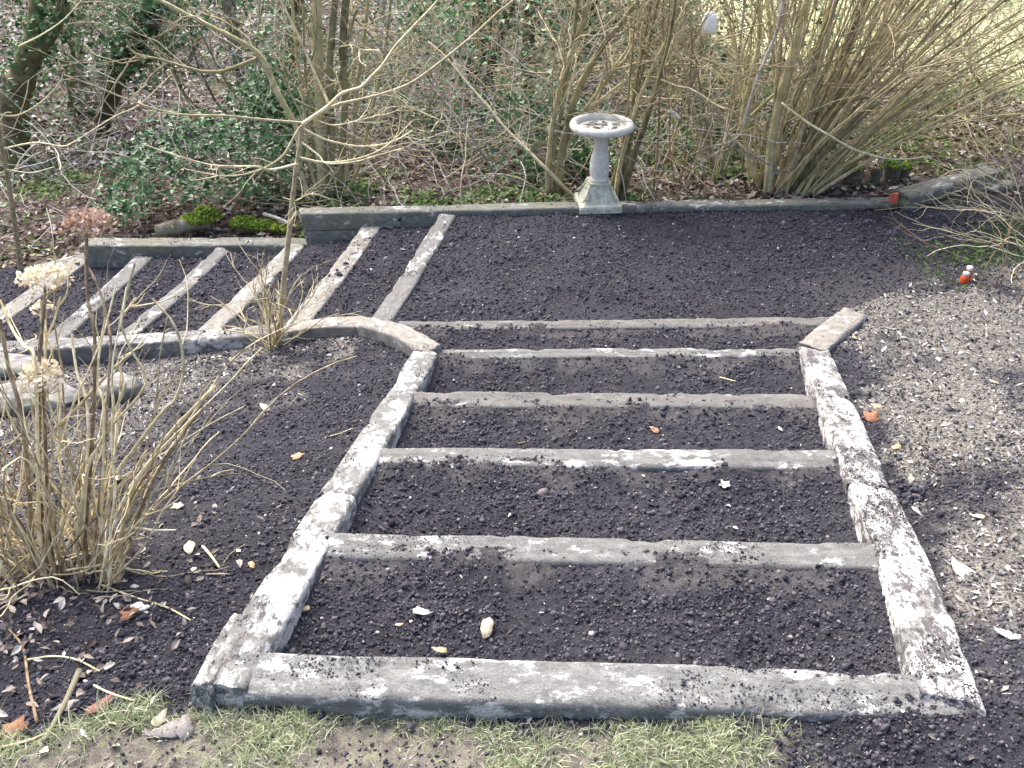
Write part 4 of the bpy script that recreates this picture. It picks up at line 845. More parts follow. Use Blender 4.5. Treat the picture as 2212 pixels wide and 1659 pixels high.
# ------------------------------------------------------------------ the bare sapling in the left bed
def z1(x, y): return (x * .336, y * .336)
def z2(x, y): return (604.8 + x * .336, y * .336)
SY = P(600, 756, -.75)[1]
sp0 = P(600, 756, -.75); sp0[2] = gz(sp0[0], sp0[1])[0]
sap = thing('sapling', sp0, 'bare sapling with long pale arching branches in the left bed', 'tree')
def px_path(pts, Y0, Y1, n=None):
    m_ = len(pts); return spline([PY(q[0], q[1], lerp(Y0, Y1, i / (m_ - 1))) for i, q in enumerate(pts)], n or m_ * 4)
tr = px_path([(602, 752), (606, 690), (613, 610), (621, 537), (627, 480), (631, 437), (637, 390), (641, 353), (648, 310), (652, 272)], SY, SY, 44)
tr[0] = sp0 - [0, 0, .04]
stems_of(sap, [tr], [np.linspace(.0155, .009, 44)], M['twig_tan'], 'trunk', 9, True, [.55])
br = [([z1(*q) for q in ((1940, 790), (1700, 770), (1450, 745), (1150, 735), (900, 670), (650, 570), (410, 480))], .9, -.35, .0062),
 ([z1(*q) for q in ((1930, 815), (1880, 900), (1820, 1000), (1720, 1070), (1580, 1120), (1410, 1130), (1180, 1085))], .0, -.25, .0058),
 ([z1(*q) for q in ((1920, 1050), (1750, 1090), (1650, 1070), (1400, 1065), (1200, 1020), (910, 925))], .0, -.5, .0052),
 ([z2(*q) for q in ((140, 800), (300, 690), (400, 600), (520, 560), (600, 480), (660, 420), (740, 300), (850, 180), (1000, 20), (1090, -120))], .0, -.3, .0082),
 ([z2(*q) for q in ((150, 790), (350, 680), (600, 620), (830, 540), (1030, 400), (1250, 220), (1400, 80), (1490, 10), (1600, -110))], .0, .35, .0075),
 ([z2(*q) for q in ((310, 660), (240, 510), (160, 330), (60, 110), (0, 10), (-40, -100))], -.05, -.2, .006),
 ([z2(*q) for q in ((140, 820), (300, 900), (500, 940), (650, 930), (750, 900), (850, 840))], .0, .3, .0052),
 ([z2(*q) for q in ((110, 1010), (300, 1045), (500, 1020), (650, 960), (750, 880), (850, 780))], .0, .25, .005),
 ([z2(*q) for q in ((120, 900), (250, 1000), (300, 1050), (480, 1040), (620, 1000), (800, 950))], .0, -.2, .0042),
 ([z2(*q) for q in ((230, 770), (350, 805), (520, 770), (640, 740))], .0, .2, .0036),
 ([z2(*q) for q in ((660, 420), (690, 520), (730, 600), (770, 700))], -.15, .0, .0036),
 ([z2(*q) for q in ((660, 400), (640, 330), (530, 320), (470, 290), (390, 300))], -.15, -.3, .0036),
 ([z2(*q) for q in ((400, 590), (370, 530), (320, 515))], -.05, -.1, .0036),
 ([z2(*q) for q in ((20, 1270), (100, 1290), (160, 1260), (210, 1240))], .0, .1, .003), ([z2(*q) for q in ((90, 1290), (110, 1390))], .0, -.05, .003)]
bp = [px_path(p, SY + 0.0 * a, SY + b) for (p, a, b, r) in br]
stems_of(sap, bp, [np.linspace(r * 1.05, r * .5, len(q)) for q, (_, _, _, r) in zip(bp, br)], M['twig_pale'], 'branch', 6)
T1 = side_twigs(bp, 60, (.08, .3), (.0014, .0024), 7, .8, .15, .01)
twig_part(sap, [T1, side_twigs(bp, 45, (.05, .15), (.0012, .002), 5, .9, .15, .01)], M['twig_pale'])
# slender sapling at the left edge
lY = P(48, 610, -1.2)[1]
lp = thing('sapling', P(48, 610, -1.22), 'slender leaning sapling at the left edge of the picture', 'tree')
tr = px_path([(48, 615), (40, 540), (30, 470), (17, 386), (5, 320), (-8, 250), (-15, 150)], lY, lY - .3)
stems_of(lp, [tr], [np.linspace(.019, .011, len(tr))], M['twig_tan'], 'trunk', 8, True)
lb = [([(4, 322), (77, 308), (134, 316), (161, 306), (208, 276), (252, 249), (302, 225), (370, 161)], lY - .2, lY - .4, .0055), ([(-10, 246), (34, 250), (84, 225), (128, 181), (135, 160)], lY - .3, lY - .3, .006),
      ([(14, 366), (67, 373), (118, 360)], lY - .2, lY - .1, .0045), ([(-5, 270), (10, 245), (25, 243)], lY - .3, lY - .3, .004), ([(15, 320), (20, 345)], lY - .2, lY - .2, .004), ([(40, 100), (90, 75), (140, 40), (185, -10)], lY - .2, lY, .005)]
lbp = [px_path(p, a, b) for (p, a, b, r) in lb]
stems_of(lp, lbp, [np.linspace(r, r * .5, len(q)) for q, (_, _, _, r) in zip(lbp, lb)], M['twig_pale'], 'branch', 6)

# ------------------------------------------------------------------ small twiggy shrub at the sapling's foot
sb = P(592, 760, -.75); sb[2] = gz(sb[0], sb[1])[0]
sh = thing('shrub', sb, 'small twiggy bare shrub at the foot of the sapling', 'shrub')
n = 20; a = np.linspace(-.85, .85, n) + RNG.normal(0, .08, n)
d = np.stack([np.sin(a) * .9, RNG.normal(0, .3, n), np.cos(a)], -1)
W = walk(np.repeat(sb[None], n, 0) + RNG.normal(0, .02, (n, 3)) * [1, 1, 0] - [0, 0, .02], d, RNG.uniform(.30, .58, n), 9, .13, .02)
stems_of(sh, list(W), list(RNG.uniform(.0032, .0052, n)[:, None] * np.linspace(1, .6, 9)[None]), [M['twig_pale'], M['twig_tan']], 'stem', 5)
T1 = side_twigs(list(W), 75, (.08, .22), (.0022, .0032), 6, 1.0, .16, .02, t0=.2)
twig_part(sh, [T1, side_twigs(list(T1[0]), 60, (.04, .1), (.0016, .0022), 4, 1.0, .15, .02)], M['twig_pale'])

# ------------------------------------------------------------------ hydrangea at lower left
hy = P(150, 1245, -.2); hy[2] = gz(hy[0], hy[1])[0]; HYY = hy[1]
hyd = thing('hydrangea', hy, 'large leafless hydrangea with pale stems and dry flower heads at lower left', 'shrub')
tr_h = [([(291, 569), (262, 685), (282, 753), (312, 806), (306, 847), (235, 927), (188, 990), (140, 1120), (120, 1215)], .25, 'twig_pale', .0042), ([(294, 643), (262, 685)], .25, 'twig_pale', .003),
 ([(329, 645), (370, 692), (390, 739), (396, 803), (380, 860), (356, 884), (302, 954), (249, 1040), (205, 1215)], .2, 'twig_pale', .0045), ([(188, 500), (186, 574), (190, 650), (202, 699), (205, 800), (196, 1000), (180, 1210)], .3, 'twig_brown', .0052),
 ([(192, 578), (215, 628), (232, 692), (239, 739), (235, 820), (222, 1000), (200, 1220)], .25, 'twig_brown', .004), ([(0, 648), (27, 712), (54, 749), (74, 769), (80, 900), (85, 1210)], .25, 'twig_pale', .0048), ([(0, 690), (17, 786), (34, 847), (50, 914), (62, 1050), (72, 1215)], .1, 'twig_brown', .0065),
 ([(467, 833), (420, 880), (363, 941), (319, 1005), (285, 1060), (250, 1200)], .15, 'twig_pale', .0065), ([(440, 880), (400, 930), (330, 1040), (270, 1190)], .1, 'twig_brown', .0048), ([(286, 763), (235, 806), (168, 880), (111, 937), (70, 1010), (60, 1210)], .15, 'twig_tan', .0048), ([(272, 830), (249, 887), (215, 961), (188, 1021), (160, 1215)], .1, 'twig_pale', .005),
 ([(98, 620), (92, 700), (84, 800), (84, 1000), (95, 1220)], .22, 'twig_brown', .006), ([(90, 830), (96, 900), (100, 1000), (110, 1215)], .1, 'twig_brown', .005), ([(98, 690), (98, 790), (96, 1000), (128, 1215)], .3, 'twig_pale', .0052), ([(130, 640), (118, 690), (96, 740)], .22, 'twig_pale', .003),
 ([(300, 1060), (270, 1130), (225, 1240)], .0, 'twig_tan', .006), ([(380, 1145), (330, 1145), (290, 1140), (250, 1150)], .0, 'twig_pale', .0035), ([(155, 720), (165, 800), (185, 860), (190, 960), (175, 1210)], .2, 'twig_pale', .004), ([(230, 680), (215, 760), (210, 830), (225, 900), (215, 1215)], .2, 'twig_pale', .0038)]
hpth = []; 
for (pts, dy, mt_, r) in tr_h:
    m_ = len(pts); q = px_path(pts, HYY + dy, HYY if pts[-1][1] > 1100 else HYY + dy, m_ * 4)
    if pts[-1][1] > 1180: q[-1, 2] = gz(q[-1, 0], q[-1, 1])[0] - .02
    hpth.append(q[::-1]); stems_of(hyd, [q], [np.linspace(r * .7, r, len(q)) * np.where(np.arange(len(q)) % 5 == 2, 1.3, .95)], M[mt_], 'stem', 6)
n = 112
bpx = np.stack([RNG.uniform(-60, 270, n), RNG.uniform(1150, 1300, n)], -1)
p0 = np.array([P(q[0], q[1], -.2) for q in bpx]); p0[:, 2] = gz(p0[:, 0], p0[:, 1]) - .015
d = np.stack([RNG.normal(.03, .3, n) + (bpx[:, 0] - 120) / 420, RNG.normal(.12, .28, n), np.ones(n)], -1)
W = walk(p0, d, RNG.uniform(.35, 1.0, n), 16, .085, .0); R = RNG.uniform(.0018, .0040, n)[:, None] * np.linspace(1, .55, 16)[None] * np.where(np.arange(16) % 4 == 2, 1.3, .95)[None]
stems_of(hyd, list(W), list(R), [M['twig_pale'], M['twig_tan'], M['twig_pale'], M['twig_tan'], M['twig_brown']], 'stem', 6)
T1 = side_twigs(list(W) + hpth, 150, (.06, .26), (.0014, .0026), 6, .8, .16, .02)
# low stems arching over the ground
n2 = 26; q0 = np.array([P(a_, b_, -.18) for a_, b_ in zip(RNG.uniform(-40, 260, n2), RNG.uniform(1180, 1330, n2))]); q0[:, 2] = gz(q0[:, 0], q0[:, 1]) + RNG.uniform(.01, .12, n2)
dd = np.stack([RNG.normal(.5, .8, n2), RNG.normal(0, .35, n2), RNG.normal(.15, .25, n2)], -1); W2 = walk(q0, dd, RNG.uniform(.15, .42, n2), 10, .16, -.02)
W2[:, :, 2] = np.maximum(W2[:, :, 2], gz(W2[:, :, 0].ravel(), W2[:, :, 1].ravel()).reshape(n2, 10) + .004)
stems_of(hyd, list(W2), list(RNG.uniform(.0018, .0034, n2)[:, None] * np.linspace(1, .5, 10)[None]), [M['twig_pale'], M['twig_tan']], 'stem', 6)
twig_part(hyd, [T1], M['twig_pale'])
def flower_head(px, py, wpx, hpx, Y, mt_, n, lab):
    c = PY(px, py, Y); w = pxm(wpx, Y, py) / 2; h = pxm(hpx, Y, py) / 2
    d = RNG.normal(size=(n, 3)); d /= np.linalg.norm(d, axis=1, keepdims=True); d[:, 2] = np.where(d[:, 2] < -.35, -d[:, 2], d[:, 2])
    pos = d * [w, w, h] * RNG.uniform(.55, 1.05, n)[:, None]
    acc = Acc(); acc.add(*scatter(LEAF_V * [1.5, .9, 1.2], LEAF_F, pos + c - hy, RNG.uniform(.010, .019, n), rotmats(n), jit=.3))
    o = obj('flower_head', acc.mesh('flower_head', False), M[mt_], hyd); o['label'] = lab
    m_ = 16; st = walk(np.repeat((c - [0, 0, h * 1.2])[None], m_, 0), np.stack([RNG.normal(0, .8, m_), RNG.normal(0, .8, m_), np.ones(m_)], -1), np.full(m_, h * 1.5), 5, .1)
    V, F, ix = tubes(st - hy, np.full((m_, 5), .0011), 4); obj('flower_stalks', mesh_np('flower_stalks', V, F, True, np.full(len(V), .5)), M['twig_tan'], hyd, kind='stuff')
flower_head(97, 603, 112, 62, HYY + .22, 'petal', 240, 'cream and tan dried flower head')
flower_head(92, 668, 46, 40, HYY + .24, 'petal', 40, 'small ragged dried flower head')
flower_head(90, 815, 92, 72, HYY + .1, 'petal', 230, 'pale cream dried flower head low among the stems')
flower_head(190, 483, 112, 56, HYY + .3, 'petal_pink', 260, 'pinkish dried flower head on the tallest stem')

# ------------------------------------------------------------------ brambles at the right edge
def bramble(label, bx, by, zb, n, L, mt_, lean, tw, Yb=None):
    b0 = P(bx, by, zb); b0[2] = gz(b0[0], b0[1])[0] if b0[1] < 5.7 else fz(b0[0], b0[1])[0]; root = thing('bramble', b0, label, 'shrub', 'brambles at the right edge')
    W = walk(b0 + np.stack([RNG.normal(0, .06, n), RNG.normal(0, .06, n), np.full(n, -.02)], -1), np.stack([RNG.uniform(*lean, n), RNG.normal(-.1, .4, n), RNG.uniform(.4, 1.2, n)], -1), RNG.uniform(*L, n), 12, .13, -.05)
    W[:, :, 2] = np.maximum(W[:, :, 2], gz(W[:, :, 0].ravel(), W[:, :, 1].ravel()).reshape(n, 12) + .006)
    stems_of(root, list(W), list(RNG.uniform(.002, .0045, n)[:, None] * np.linspace(1, .5, 12)[None]), mt_, 'stem', 5)
    twig_part(root, [side_twigs(list(W), tw, (.1, .4), (.0012, .0024), 7, .9, .2)], mt_[0]); return root
bramble('pale arching bramble over the end of the long log', 2225, 480, -.6, 16, (.5, 1.1), [M['twig_pale'], M['twig_tan']], (-1.4, .0), 50)
bramble('grey bramble tangle beyond the log at the right edge', 2190, 400, -.56, 16, (.4, 1.0), [M['hazel_grey'], M['twig_pale']], (-.9, .5), 60)
bramble('reddish brown bramble stems on the bank at the right edge', 2170, 600, -.5, 7, (.4, .8), [M['twig_brown']], (-.4, .5), 14)
bramble('pale bramble stems low in the right corner of the landing', 2240, 540, -.55, 10, (.4, .9), [M['twig_pale']], (-1.6, -.3), 30)

# ------------------------------------------------------------------ logs, stumps, rocks
def blob(name, c, rad, mt_, seed=0, rough=.25, sub=24, parent=None, rot=0.0, flat=1.0, freq=2.0):
    u = np.linspace(0, 2 * math.pi, sub, endpoint=False); v = np.linspace(-.5 * math.pi, .5 * math.pi, sub // 2)
    Uu, Vv = np.meshgrid(u, v); d = np.stack([np.cos(Vv) * np.cos(Uu), np.cos(Vv) * np.sin(Uu), np.sin(Vv)], -1).reshape(-1, 3)
    d = np.sign(d) * np.abs(d) ** flat
    r = 1 + rough * (fbm(d[:, 0] * freq + d[:, 2], d[:, 1] * freq - d[:, 2] * .7, 1.0, 4, seed) * 1.4)
    V = d * r[:, None] * np.asarray(rad); cs, sn = math.cos(rot), math.sin(rot); V = V @ np.array([[cs, sn, 0], [-sn, cs, 0], [0, 0, 1]])
    n_, m_ = len(v), sub; i = np.arange(n_ - 1)[:, None] * m_; j = np.arange(m_)[None]; j2 = (j + 1) % m_
    F = np.stack([i + j, i + j2, i + m_ + j2, i + m_ + j], -1).reshape(-1, 4)
    off = np.zeros(3) if parent is None else np.asarray(c) - np.array(parent.location)
    o = obj(name, mesh_np(name, V + off, F, True, np.full(len(V), .55)), mt_, parent)
    if parent is None: o.location = c
    return o
def moss_tufts(name, c, rad, n, parent):
    acc = Acc(); d = RNG.normal(size=(n, 3)); d /= np.linalg.norm(d, axis=1, keepdims=True); d[:, 2] = np.abs(d[:, 2])
    pos = d * np.asarray(rad) + np.asarray(c) - np.array(parent.location)
    acc.add(*scatter(OCT_V, OCT_F, pos, RNG.uniform(.006, .014, n)[:, None] * RNG.uniform(.6, 1.4, (n, 3)), rotmats(n), jit=.4))
    return obj(name, acc.mesh(name), M['moss'], parent, kind='stuff')
def log(label, a, b, r0, r1, mt_, seed=0, name='log', moss=None):
    root = thing(name, a, label, 'log'); n = 22; pt = spline([a, lerp(a, b, .5) + [0, 0, .01], b], n); r = np.linspace(r0, r1, n) * (1 + fbm(np.arange(n) * .5, np.zeros(n), 1, 3, seed) * .2)
    V, F, _ = tubes(pt[None] - a, r[None], 18, True); V += np.stack([fbm(V[:, 0] * 3, V[:, 2] * 9 + V[:, 1] * 9, 1, 3, seed + q) for q in (1, 2, 3)], -1) * r0 * .10
    obj('trunk', mesh_np('trunk', V, F, True, np.full(len(V), .5)), mt_, root)
    for (t, rad, n_) in (moss or []): moss_tufts('moss', lerp(a, b, t) + [0, 0, r0 * .45], rad, n_, root)
    return root
sleeper('sleeper', P(1948, 416, -.545), P(2142, 362, -.47), 0.15, 0.15, 'long grey rounded beam slanting up at the right end of the back wall', M['t_wall'], G5, seed=51, rough=1.6, crumbs=.1)
sleeper('sleeper', P(2040, 408, -.57), P(2190, 392, -.54), 0.12, 0.14, 'short grey beam piece in front of the slanting beam at the right', M['t_wall'], G5, seed=52, rough=1.6, crumbs=.1)
log('rotten mossy log behind the lower back wall', P(340, 503, -.93), P(455, 478, -.88), .055, .06, M['log'], 7, moss=[(.75, (.12, .07, .05), 420), (.95, (.10, .07, .09), 520), (.25, (.08, .05, .02), 120)])
log('green mossy log between the lower and upper back walls', P(515, 490, -.92), P(650, 503, -.93), .05, .045, M['bark_dark'], 8, moss=[(.1, (.10, .06, .06), 420), (.4, (.12, .06, .04), 380), (.75, (.12, .05, .03), 260)])
o = log('thin grey branch lying above the green mossy log', P(570, 462, -.84), P(640, 490, -.86), .014, .01, M['hazel_grey'], 9)
# mossy stump pales under the hazel
st_list = [(1790, 405, 26, 52, 'first mossy post stump, nearest the hazel stool'), (1832, 400, 40, 50, 'broad mossy post stump, second from the hazel stool'), (1880, 402, 26, 48, 'thin brown post stump in the middle of the row'), (1915, 400, 34, 54, 'ivy-topped post stump near the red painted end'), (1940, 398, 26, 46, 'end post stump capped with a bright moss cushion')]
for j, (px, py, w_, h_, lb_) in enumerate(st_list):
    b0 = P(px, py + 10, -.68); w = pxm(w_, b0[1]) / 2; h = pxm(h_, b0[1]) * 1.05
    root = thing('stump', b0, lb_, 'stump', 'row of post stumps under the hazel')
    n = 8; pt = b0 + np.stack([np.linspace(0, .01, n), np.zeros(n), np.linspace(-.05, h, n)], -1); r = np.full(n, w) * (1 + fbm(np.arange(n) * .8, np.zeros(n) + j, 1, 2, 3) * .3)
    V, F, _ = tubes(pt[None] - b0, r[None], 12, True); V[:, 0] += fbm(V[:, 0] * 40, V[:, 1] * 40, 1, 2, j) * .02; obj('trunk', mesh_np('trunk', V, F, True, np.full(len(V), .6)), M['log'], root)
    if j != 2: moss_tufts('moss', b0 + [0, 0, h - .01], (w * 1.15, w * 1.1, .045 if j == 4 else .025), 260 if j == 4 else 150, root)
    if j == 3: acc = Acc(); ivy_leaves(acc, (0, 0, h), (.1, .08, .06), 90, (.025, .045), .2); obj('ivy', acc.mesh('ivy', False), M['ivy'], root, kind='stuff')
# red paint on the sawn end of the back wall, added as a small block
p = PY(1931, 428, A2[1] - .075); V, F = square_loft([(.5, -.5), (.5, .5)], .12)
V = V * [.055, .03, .06] * RNG.uniform(.8, 1.15, V.shape) + p + [0.01, .03, -.01]; o = obj('paint_mark', mesh_np('paint_mark', V, F + [np.array([np.arange(8)[::-1]])], False), M['red_paint']); tag(o, 'small red painted end at the joint of wall and long log', 'paint_mark')
# rocks in the left bed
import bmesh
def rock(label, c, rad, seed, rot=0.0):
    rg = np.random.default_rng(seed); d = rg.normal(size=(46, 3)); d /= np.linalg.norm(d, axis=1, keepdims=True); d = np.sign(d) * np.abs(d) ** .75
    bm = bmesh.new()
    for q in d * np.asarray(rad) * rg.uniform(.86, 1.05, (46, 1)): bm.verts.new(q)
    r_ = bmesh.ops.convex_hull(bm, input=bm.verts); bmesh.ops.delete(bm, geom=[v_ for v_ in bm.verts if not v_.link_faces], context='VERTS')
    bmesh.ops.bevel(bm, geom=list(bm.edges), offset=min(rad) * .09, segments=2, affect='EDGES', profile=.6)
    bmesh.ops.triangulate(bm, faces=bm.faces); bmesh.ops.subdivide_edges(bm, edges=bm.edges, cuts=1, use_grid_fill=True)
    me = bpy.data.meshes.new('rock'); 
    for v_ in bm.verts:
        p_ = v_.co; v_.co = p_ * (1 + .05 * float(fbm(p_.x * 30 + p_.z * 17, p_.y * 30 - p_.z * 13, 1, 3, seed)))
    bm.to_mesh(me); bm.free(); me.polygons.foreach_set('use_smooth', np.ones(len(me.polygons), bool))
    a_ = me.attributes.new('rnd', 'FLOAT', 'POINT'); a_.data.foreach_set('value', np.full(len(me.vertices), .6, dtype=np.float32))
    o = obj('rock', me, M['rock']); o.location = c; o.rotation_euler = (0, 0, rot); return tag(o, label, 'rock', 'rocks in the left bed')
rock('broad flat grey rock slab behind the hydrangea stems', P(70, 862, -.78), (.24, .14, .075), 3, .1)
rock('rounded grey rock with moss and pale lichen beside the hydrangea', P(255, 848, -.73), (.125, .11, .085), 9, .5)
rock('low flat rock under the lowest edging sleeper at the left edge', P(20, 790, -.98), (.22, .13, .06), 5, -.1)
n = 260; c0 = P(1968, 1062, -.24); c0[2] = gz(c0[0], c0[1])[0]; dd = RNG.normal(0, 1, (n, 3)) * [.035, .03, .012]; dd[:, 2] = np.abs(dd[:, 2])
acc = Acc(); acc.add(*scatter(ICO_V, ICO_F, dd, np.exp(RNG.normal(math.log(.007), .4, n))[:, None] * RNG.uniform(.7, 1.3, (n, 3)), rotmats(n), jit=.45))
o = obj('soil_clod', acc.mesh('soil_clod'), M['clod']); o.location = c0; tag(o, 'crumbling dark lump of soil by the right edging', 'soil clod', kind='stuff')

# ------------------------------------------------------------------ small things
# hanging white feeder
fp = PY(1533, 52, 6.0); fr = thing('bird_feeder', fp, 'white bell-shaped feeder hanging on a cord in the hazel', 'bird feeder')
prof = [(0, .075), (.022, .072), (.036, .058), (.044, .035), (.048, .005), (.05, -.03), (.047, -.05), (.04, -.048), (.038, .0), (0, .03)]
V, F = lathe(prof, 22); a = np.arctan2(V[:, 1], V[:, 0]); V[:, 2] += np.where(V[:, 2] < -.02, np.sin(a * 5) * .012 + np.sin(a * 3 + 1) * .014, 0); V[:, 0] *= 1 + .1 * np.sin(a * 3)
obj('bell', mesh_np('bell', V, F), M['white'], fr)
V, F, _ = tubes(np.array([[[0, 0, .07], [.002, 0, .4], [0, 0, .8]]]), np.full((1, 3), .0015), 5); obj('cord', mesh_np('cord', V, F), M['twig_pale'], fr)
simple_stem('broken_stick', 'short white broken stick end caught in the twigs right of the bird bath', 'stick', [PY(1446, 238, 6.1), PY(1458, 247, 6.1), PY(1468, 256, 6.1)], [.022, .03, .02], M['white'], 8)
simple_stem('bark_strip', 'black strip of bark hanging just right of the bird bath column', 'bark', [PY(1349, 305, 5.95), PY(1345, 325, 5.95), PY(1341, 338, 5.95), PY(1347, 355, 5.95)], [.012, .03, .036, .01], M['bark_dark'], 7)
# little orange bottle with white caps
ob = P(2083, 606, -.56); ob[2] = gz(ob[0], ob[1])[0]
bt = thing('bottle', ob, 'small orange ribbed bottle with white caps standing on the right bank', 'bottle')
for j, (dx, dy, s, h) in enumerate(((-.008, -.012, .9, .062), (.016, .012, .9, .085))):
    prof = [(0, 0), (.022, 0), (.027, .01), (.023, .018), (.027, .026), (.023, .034), (.024, .042), (.014, .052), (.011, h - .008), (0, h - .008)]
    V, F = lathe(prof, 18); V = V * [s, s, 1] + [dx, dy, 0]; obj('body', mesh_np('body', V, F), M['orange'], bt)
    V, F = lathe([(0, h - .012), (.016, h - .012), (.017, h), (.015, h + .006), (0, h + .007)], 16); V += [dx, dy, 0]; obj('cap', mesh_np('cap', V, F), M['white'], bt)
# leaves lying singly on the soil
def leaf_mesh(seed, lobed):
    rg = np.random.default_rng(seed); n = 14; a = np.linspace(0, 2 * math.pi, n, endpoint=False)
    n_ = n; r = .5 + (.13 * np.cos(a * 5 + rg.uniform(-.4, .4)) if lobed else 0) + rg.normal(0, .05, n); x = np.sin(a) * r * (.85 if lobed else .62 * (1 - .35 * np.cos(a))); y = -np.cos(a) * r * (1.0 if lobed else 1.25)
    z = .22 * (x ** 2) * rg.uniform(1, 3) + .25 * y * y * rg.uniform(-.5, 1.5) + .03 * rg.normal(size=n)
    V = np.vstack([np.stack([x, y, z], -1), [[0, 0, -.02]]]); V2 = V.copy(); V2[:, 2] -= .02
    i = np.arange(n); j = (i + 1) % n; F = [np.vstack([np.stack([i, j, np.full(n, n)], -1), np.stack([j + n + 1, i + n + 1, np.full(n, 2 * n + 1)], -1)]), np.stack([i + n + 1, j + n + 1, j, i], -1)]
    return np.vstack([V, V2]), F
LM = {k: plain_mat('leaf_' + k, c, .75, .25, 60, .2, .2) for k, c in {'cream': (.55, .48, .34), 'white': (.66, .64, .6), 'orange': (.45, .24, .15), 'tan': (.4, .29, .18), 'brown': (.24, .12, .07), 'grey': (.24, .22, .215), 'red': (.2, .1, .085)}.items()}
lv = [(643, 990, .045, 'orange', 1, 'orange-pink lobed leaf on the soil left of the path'), (410, 1188, .05, 'cream', 0, 'cream oval leaf on the soil right of the hydrangea'), (306, 1316, .045, 'white', 0, 'white leaf on the dark soil below the hydrangea'), (912, 1327, .042, 'white', 0, 'white leaf on the nearest step, left one of two'), (1052, 1361, .05, 'cream', 0, 'cream curled leaf on the nearest step, right one of two'), (863, 1354, .02, 'tan', 0, 'tiny tan leaf below the white leaf on the nearest step'),
 (1413, 931, .035, 'orange', 0, 'orange-tan leaf on the third step down'), (1565, 1051, .04, 'white', 1, 'white ragged leaf on the second step down'), (2078, 1240, .075, 'white', 0, 'large white leaf on the right bank'), (1880, 905, .07, 'brown', 1, 'brown curled leaf beside the far right edging'), (1890, 890, .04, 'tan', 0, 'tan leaf lying on top of the brown curled leaf'), (573, 884, .05, 'cream', 0, 'pale curled leaf in the left bed by a dark clod'), (385, 1097, .04, 'cream', 1, 'cream ragged leaf near the hydrangea stems'),
 (950, 1409, .03, 'tan', 0, 'tan leaf on the front sleeper'), (347, 1556, .04, 'cream', 0, 'cream rounded leaf in the grass at lower left'), (365, 1582, .07, 'grey', 0, 'grey curled leaf in the grass, left of two'), (402, 1576, .05, 'grey', 0, 'grey curled leaf in the grass, right of two'), (218, 1528, .06, 'red', 0, 'dark red leaf beside the grey stick'), (30, 1585, .055, 'brown', 1, 'brown leaf in the bottom left corner'), (1935, 970, .04, 'tan', 0, 'tan leaf on the right bank by the far edging'), (2175, 1375, .05, 'white', 0, 'white leaf near the right edge of the bank'), (2110, 1120, .035, 'cream', 0, 'cream leaf in the middle of the right bank'),
 (2150, 830, .04, 'cream', 0, 'cream leaf high on the right bank'), (545, 1225, .03, 'tan', 0, 'tan leaf against the near left edging'), (150, 1530, .05, 'grey', 0, 'grey leaf left of the dark red leaf'), (240, 1255, .06, 'tan', 1, 'tan lobed leaf under the low hydrangea stems'), (280, 1330, .05, 'brown', 1, 'brown leaf left of the white leaf on dark soil'), (1685, 930, .02, 'white', 0, 'tiny white leaf at the right of the third step'), (660, 1320, .022, 'tan', 0, 'tiny tan leaf at the left of the nearest step')]
for j, (px, py, s, c, lob, lab) in enumerate(lv):
    p = P(px, py, -.1)
    for _ in range(25):
        zt = gz(p[0], p[1])[0]; p = P(px, py, lerp(p[2], zt, .6))
    if j == 13: p = P(px, py, .004)
    V, F = leaf_mesh(j, lob); o = obj('leaf', mesh_np('leaf', V * s, F, True), LM[c]); o.location = p + [0, 0, .008 + (.02 if j == 10 else 0)]; o.rotation_euler = (RNG.uniform(-.25, .25), RNG.uniform(-.25, .25), RNG.uniform(0, 6.28)); tag(o, lab, 'leaf', 'single leaves on the ground')
def hit(px, py, lift=.006):
    p = P(px, py, -.2)
    for _ in range(25): p = P(px, py, lerp(p[2], gz(p[0], p[1])[0] + lift, .6))
    return p
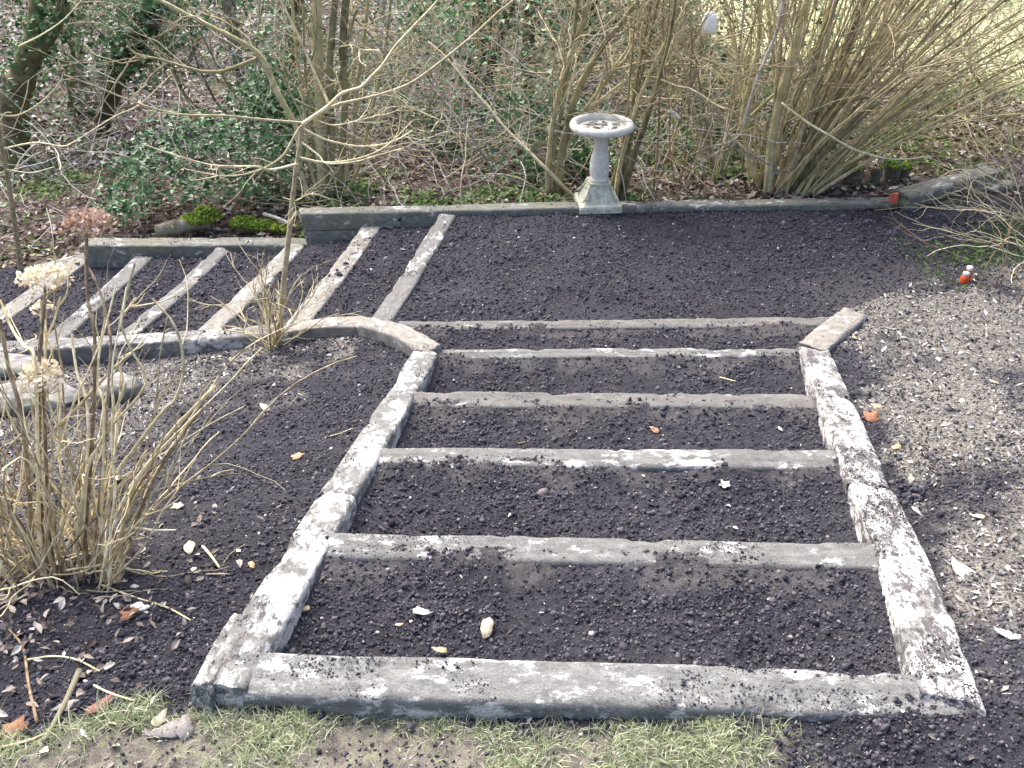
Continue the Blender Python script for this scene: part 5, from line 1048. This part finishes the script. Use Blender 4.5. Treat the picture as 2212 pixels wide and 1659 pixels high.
sticks = [([(172, 1448), (140, 1520), (95, 1602)], .016, 'bark_grey', 'thick grey stick at lower left beside the grass'), ([(215, 1262), (290, 1290), (360, 1312), (412, 1340)], .006, 'twig_pale', 'long thin twig pointing right below the hydrangea'), ([(438, 1180), (455, 1200), (474, 1226)], .009, 'twig_pale', 'short pale stick beside the cream oval leaf'), ([(702, 946), (735, 936), (762, 925)], .006, 'twig_pale', 'thin pale twig in the left bed near the edging'), ([(1555, 815), (1590, 824)], .007, 'twig_pale', 'short pale twig on the fourth step down'), ([(445, 1240), (495, 1240)], .005, 'twig_tan', 'short horizontal twig on dark soil right of the hydrangea'), ([(475, 1226), (500, 1195), (530, 1175)], .004, 'twig_tan', 'thin bent twig left of the near edging'),
 ([(1806, 694), (1840, 720), (1862, 755)], .006, 'twig_pale', 'dry stalk curving over the angled right sleeper'), ([(1840, 726), (1885, 772)], .004, 'twig_pale', 'thin dry stalk below the angled right sleeper'), ([(0, 1615), (60, 1600), (110, 1580)], .007, 'twig_pale', 'pale twig in the bottom left corner'), ([(182, 1470), (240, 1498), (310, 1520)], .006, 'twig_pale', 'pale twig crossing right of the thick grey stick'), ([(60, 1425), (115, 1418), (165, 1425), (215, 1450)], .006, 'twig_pale', 'bent pale twig above the thick grey stick'), ([(80, 1560), (62, 1480), (50, 1400), (20, 1360)], .008, 'twig_brown', 'brown drooping stem at the lower left edge'), ([(1120, 958), (1155, 950)], .005, 'twig_tan', 'thin pale twig at the left of the third step')]
for (pts, w, mt_, lab) in sticks:
    q = [hit(*a_, lift=w * .6) for a_ in pts]
    if len(q) == 2: q = [q[0], lerp(q[0], q[1], .5), q[1]]
    simple_stem('stick', lab, 'stick', q, np.linspace(w, w * .7, len(q)), M[mt_], 7)
leaf_bed('grass', 'patch of green grass and weeds at the right end of the landing', 'grass', 2600, (2.3, 3.3), (4.3, 5.4), (.02, .05), M['cover'], (CHIP_V * [.5, 1.2, 1], CHIP_F), .02, lambda x, y: np.clip(.1 + fbm(x, y, 2.5, 3, 88) * 2.2, 0, 1) * smooth01(x, 2.3, 2.7), 1.3, True)
# dead leaves heaped under the hydrangea
leaf_bed('leaf_litter', 'dead leaves heaped under the hydrangea', 'leaves', 2300, (-2.3, -.75), (1.15, 2.6), (.014, .036), M['litter_mix'], (LEAF_V, LEAF_F), maskf=lambda x, y: np.exp(-((x + 1.35) / .42) ** 2 - ((y - 1.65) / .4) ** 2), near=True, lift=.03, tilt=.9)
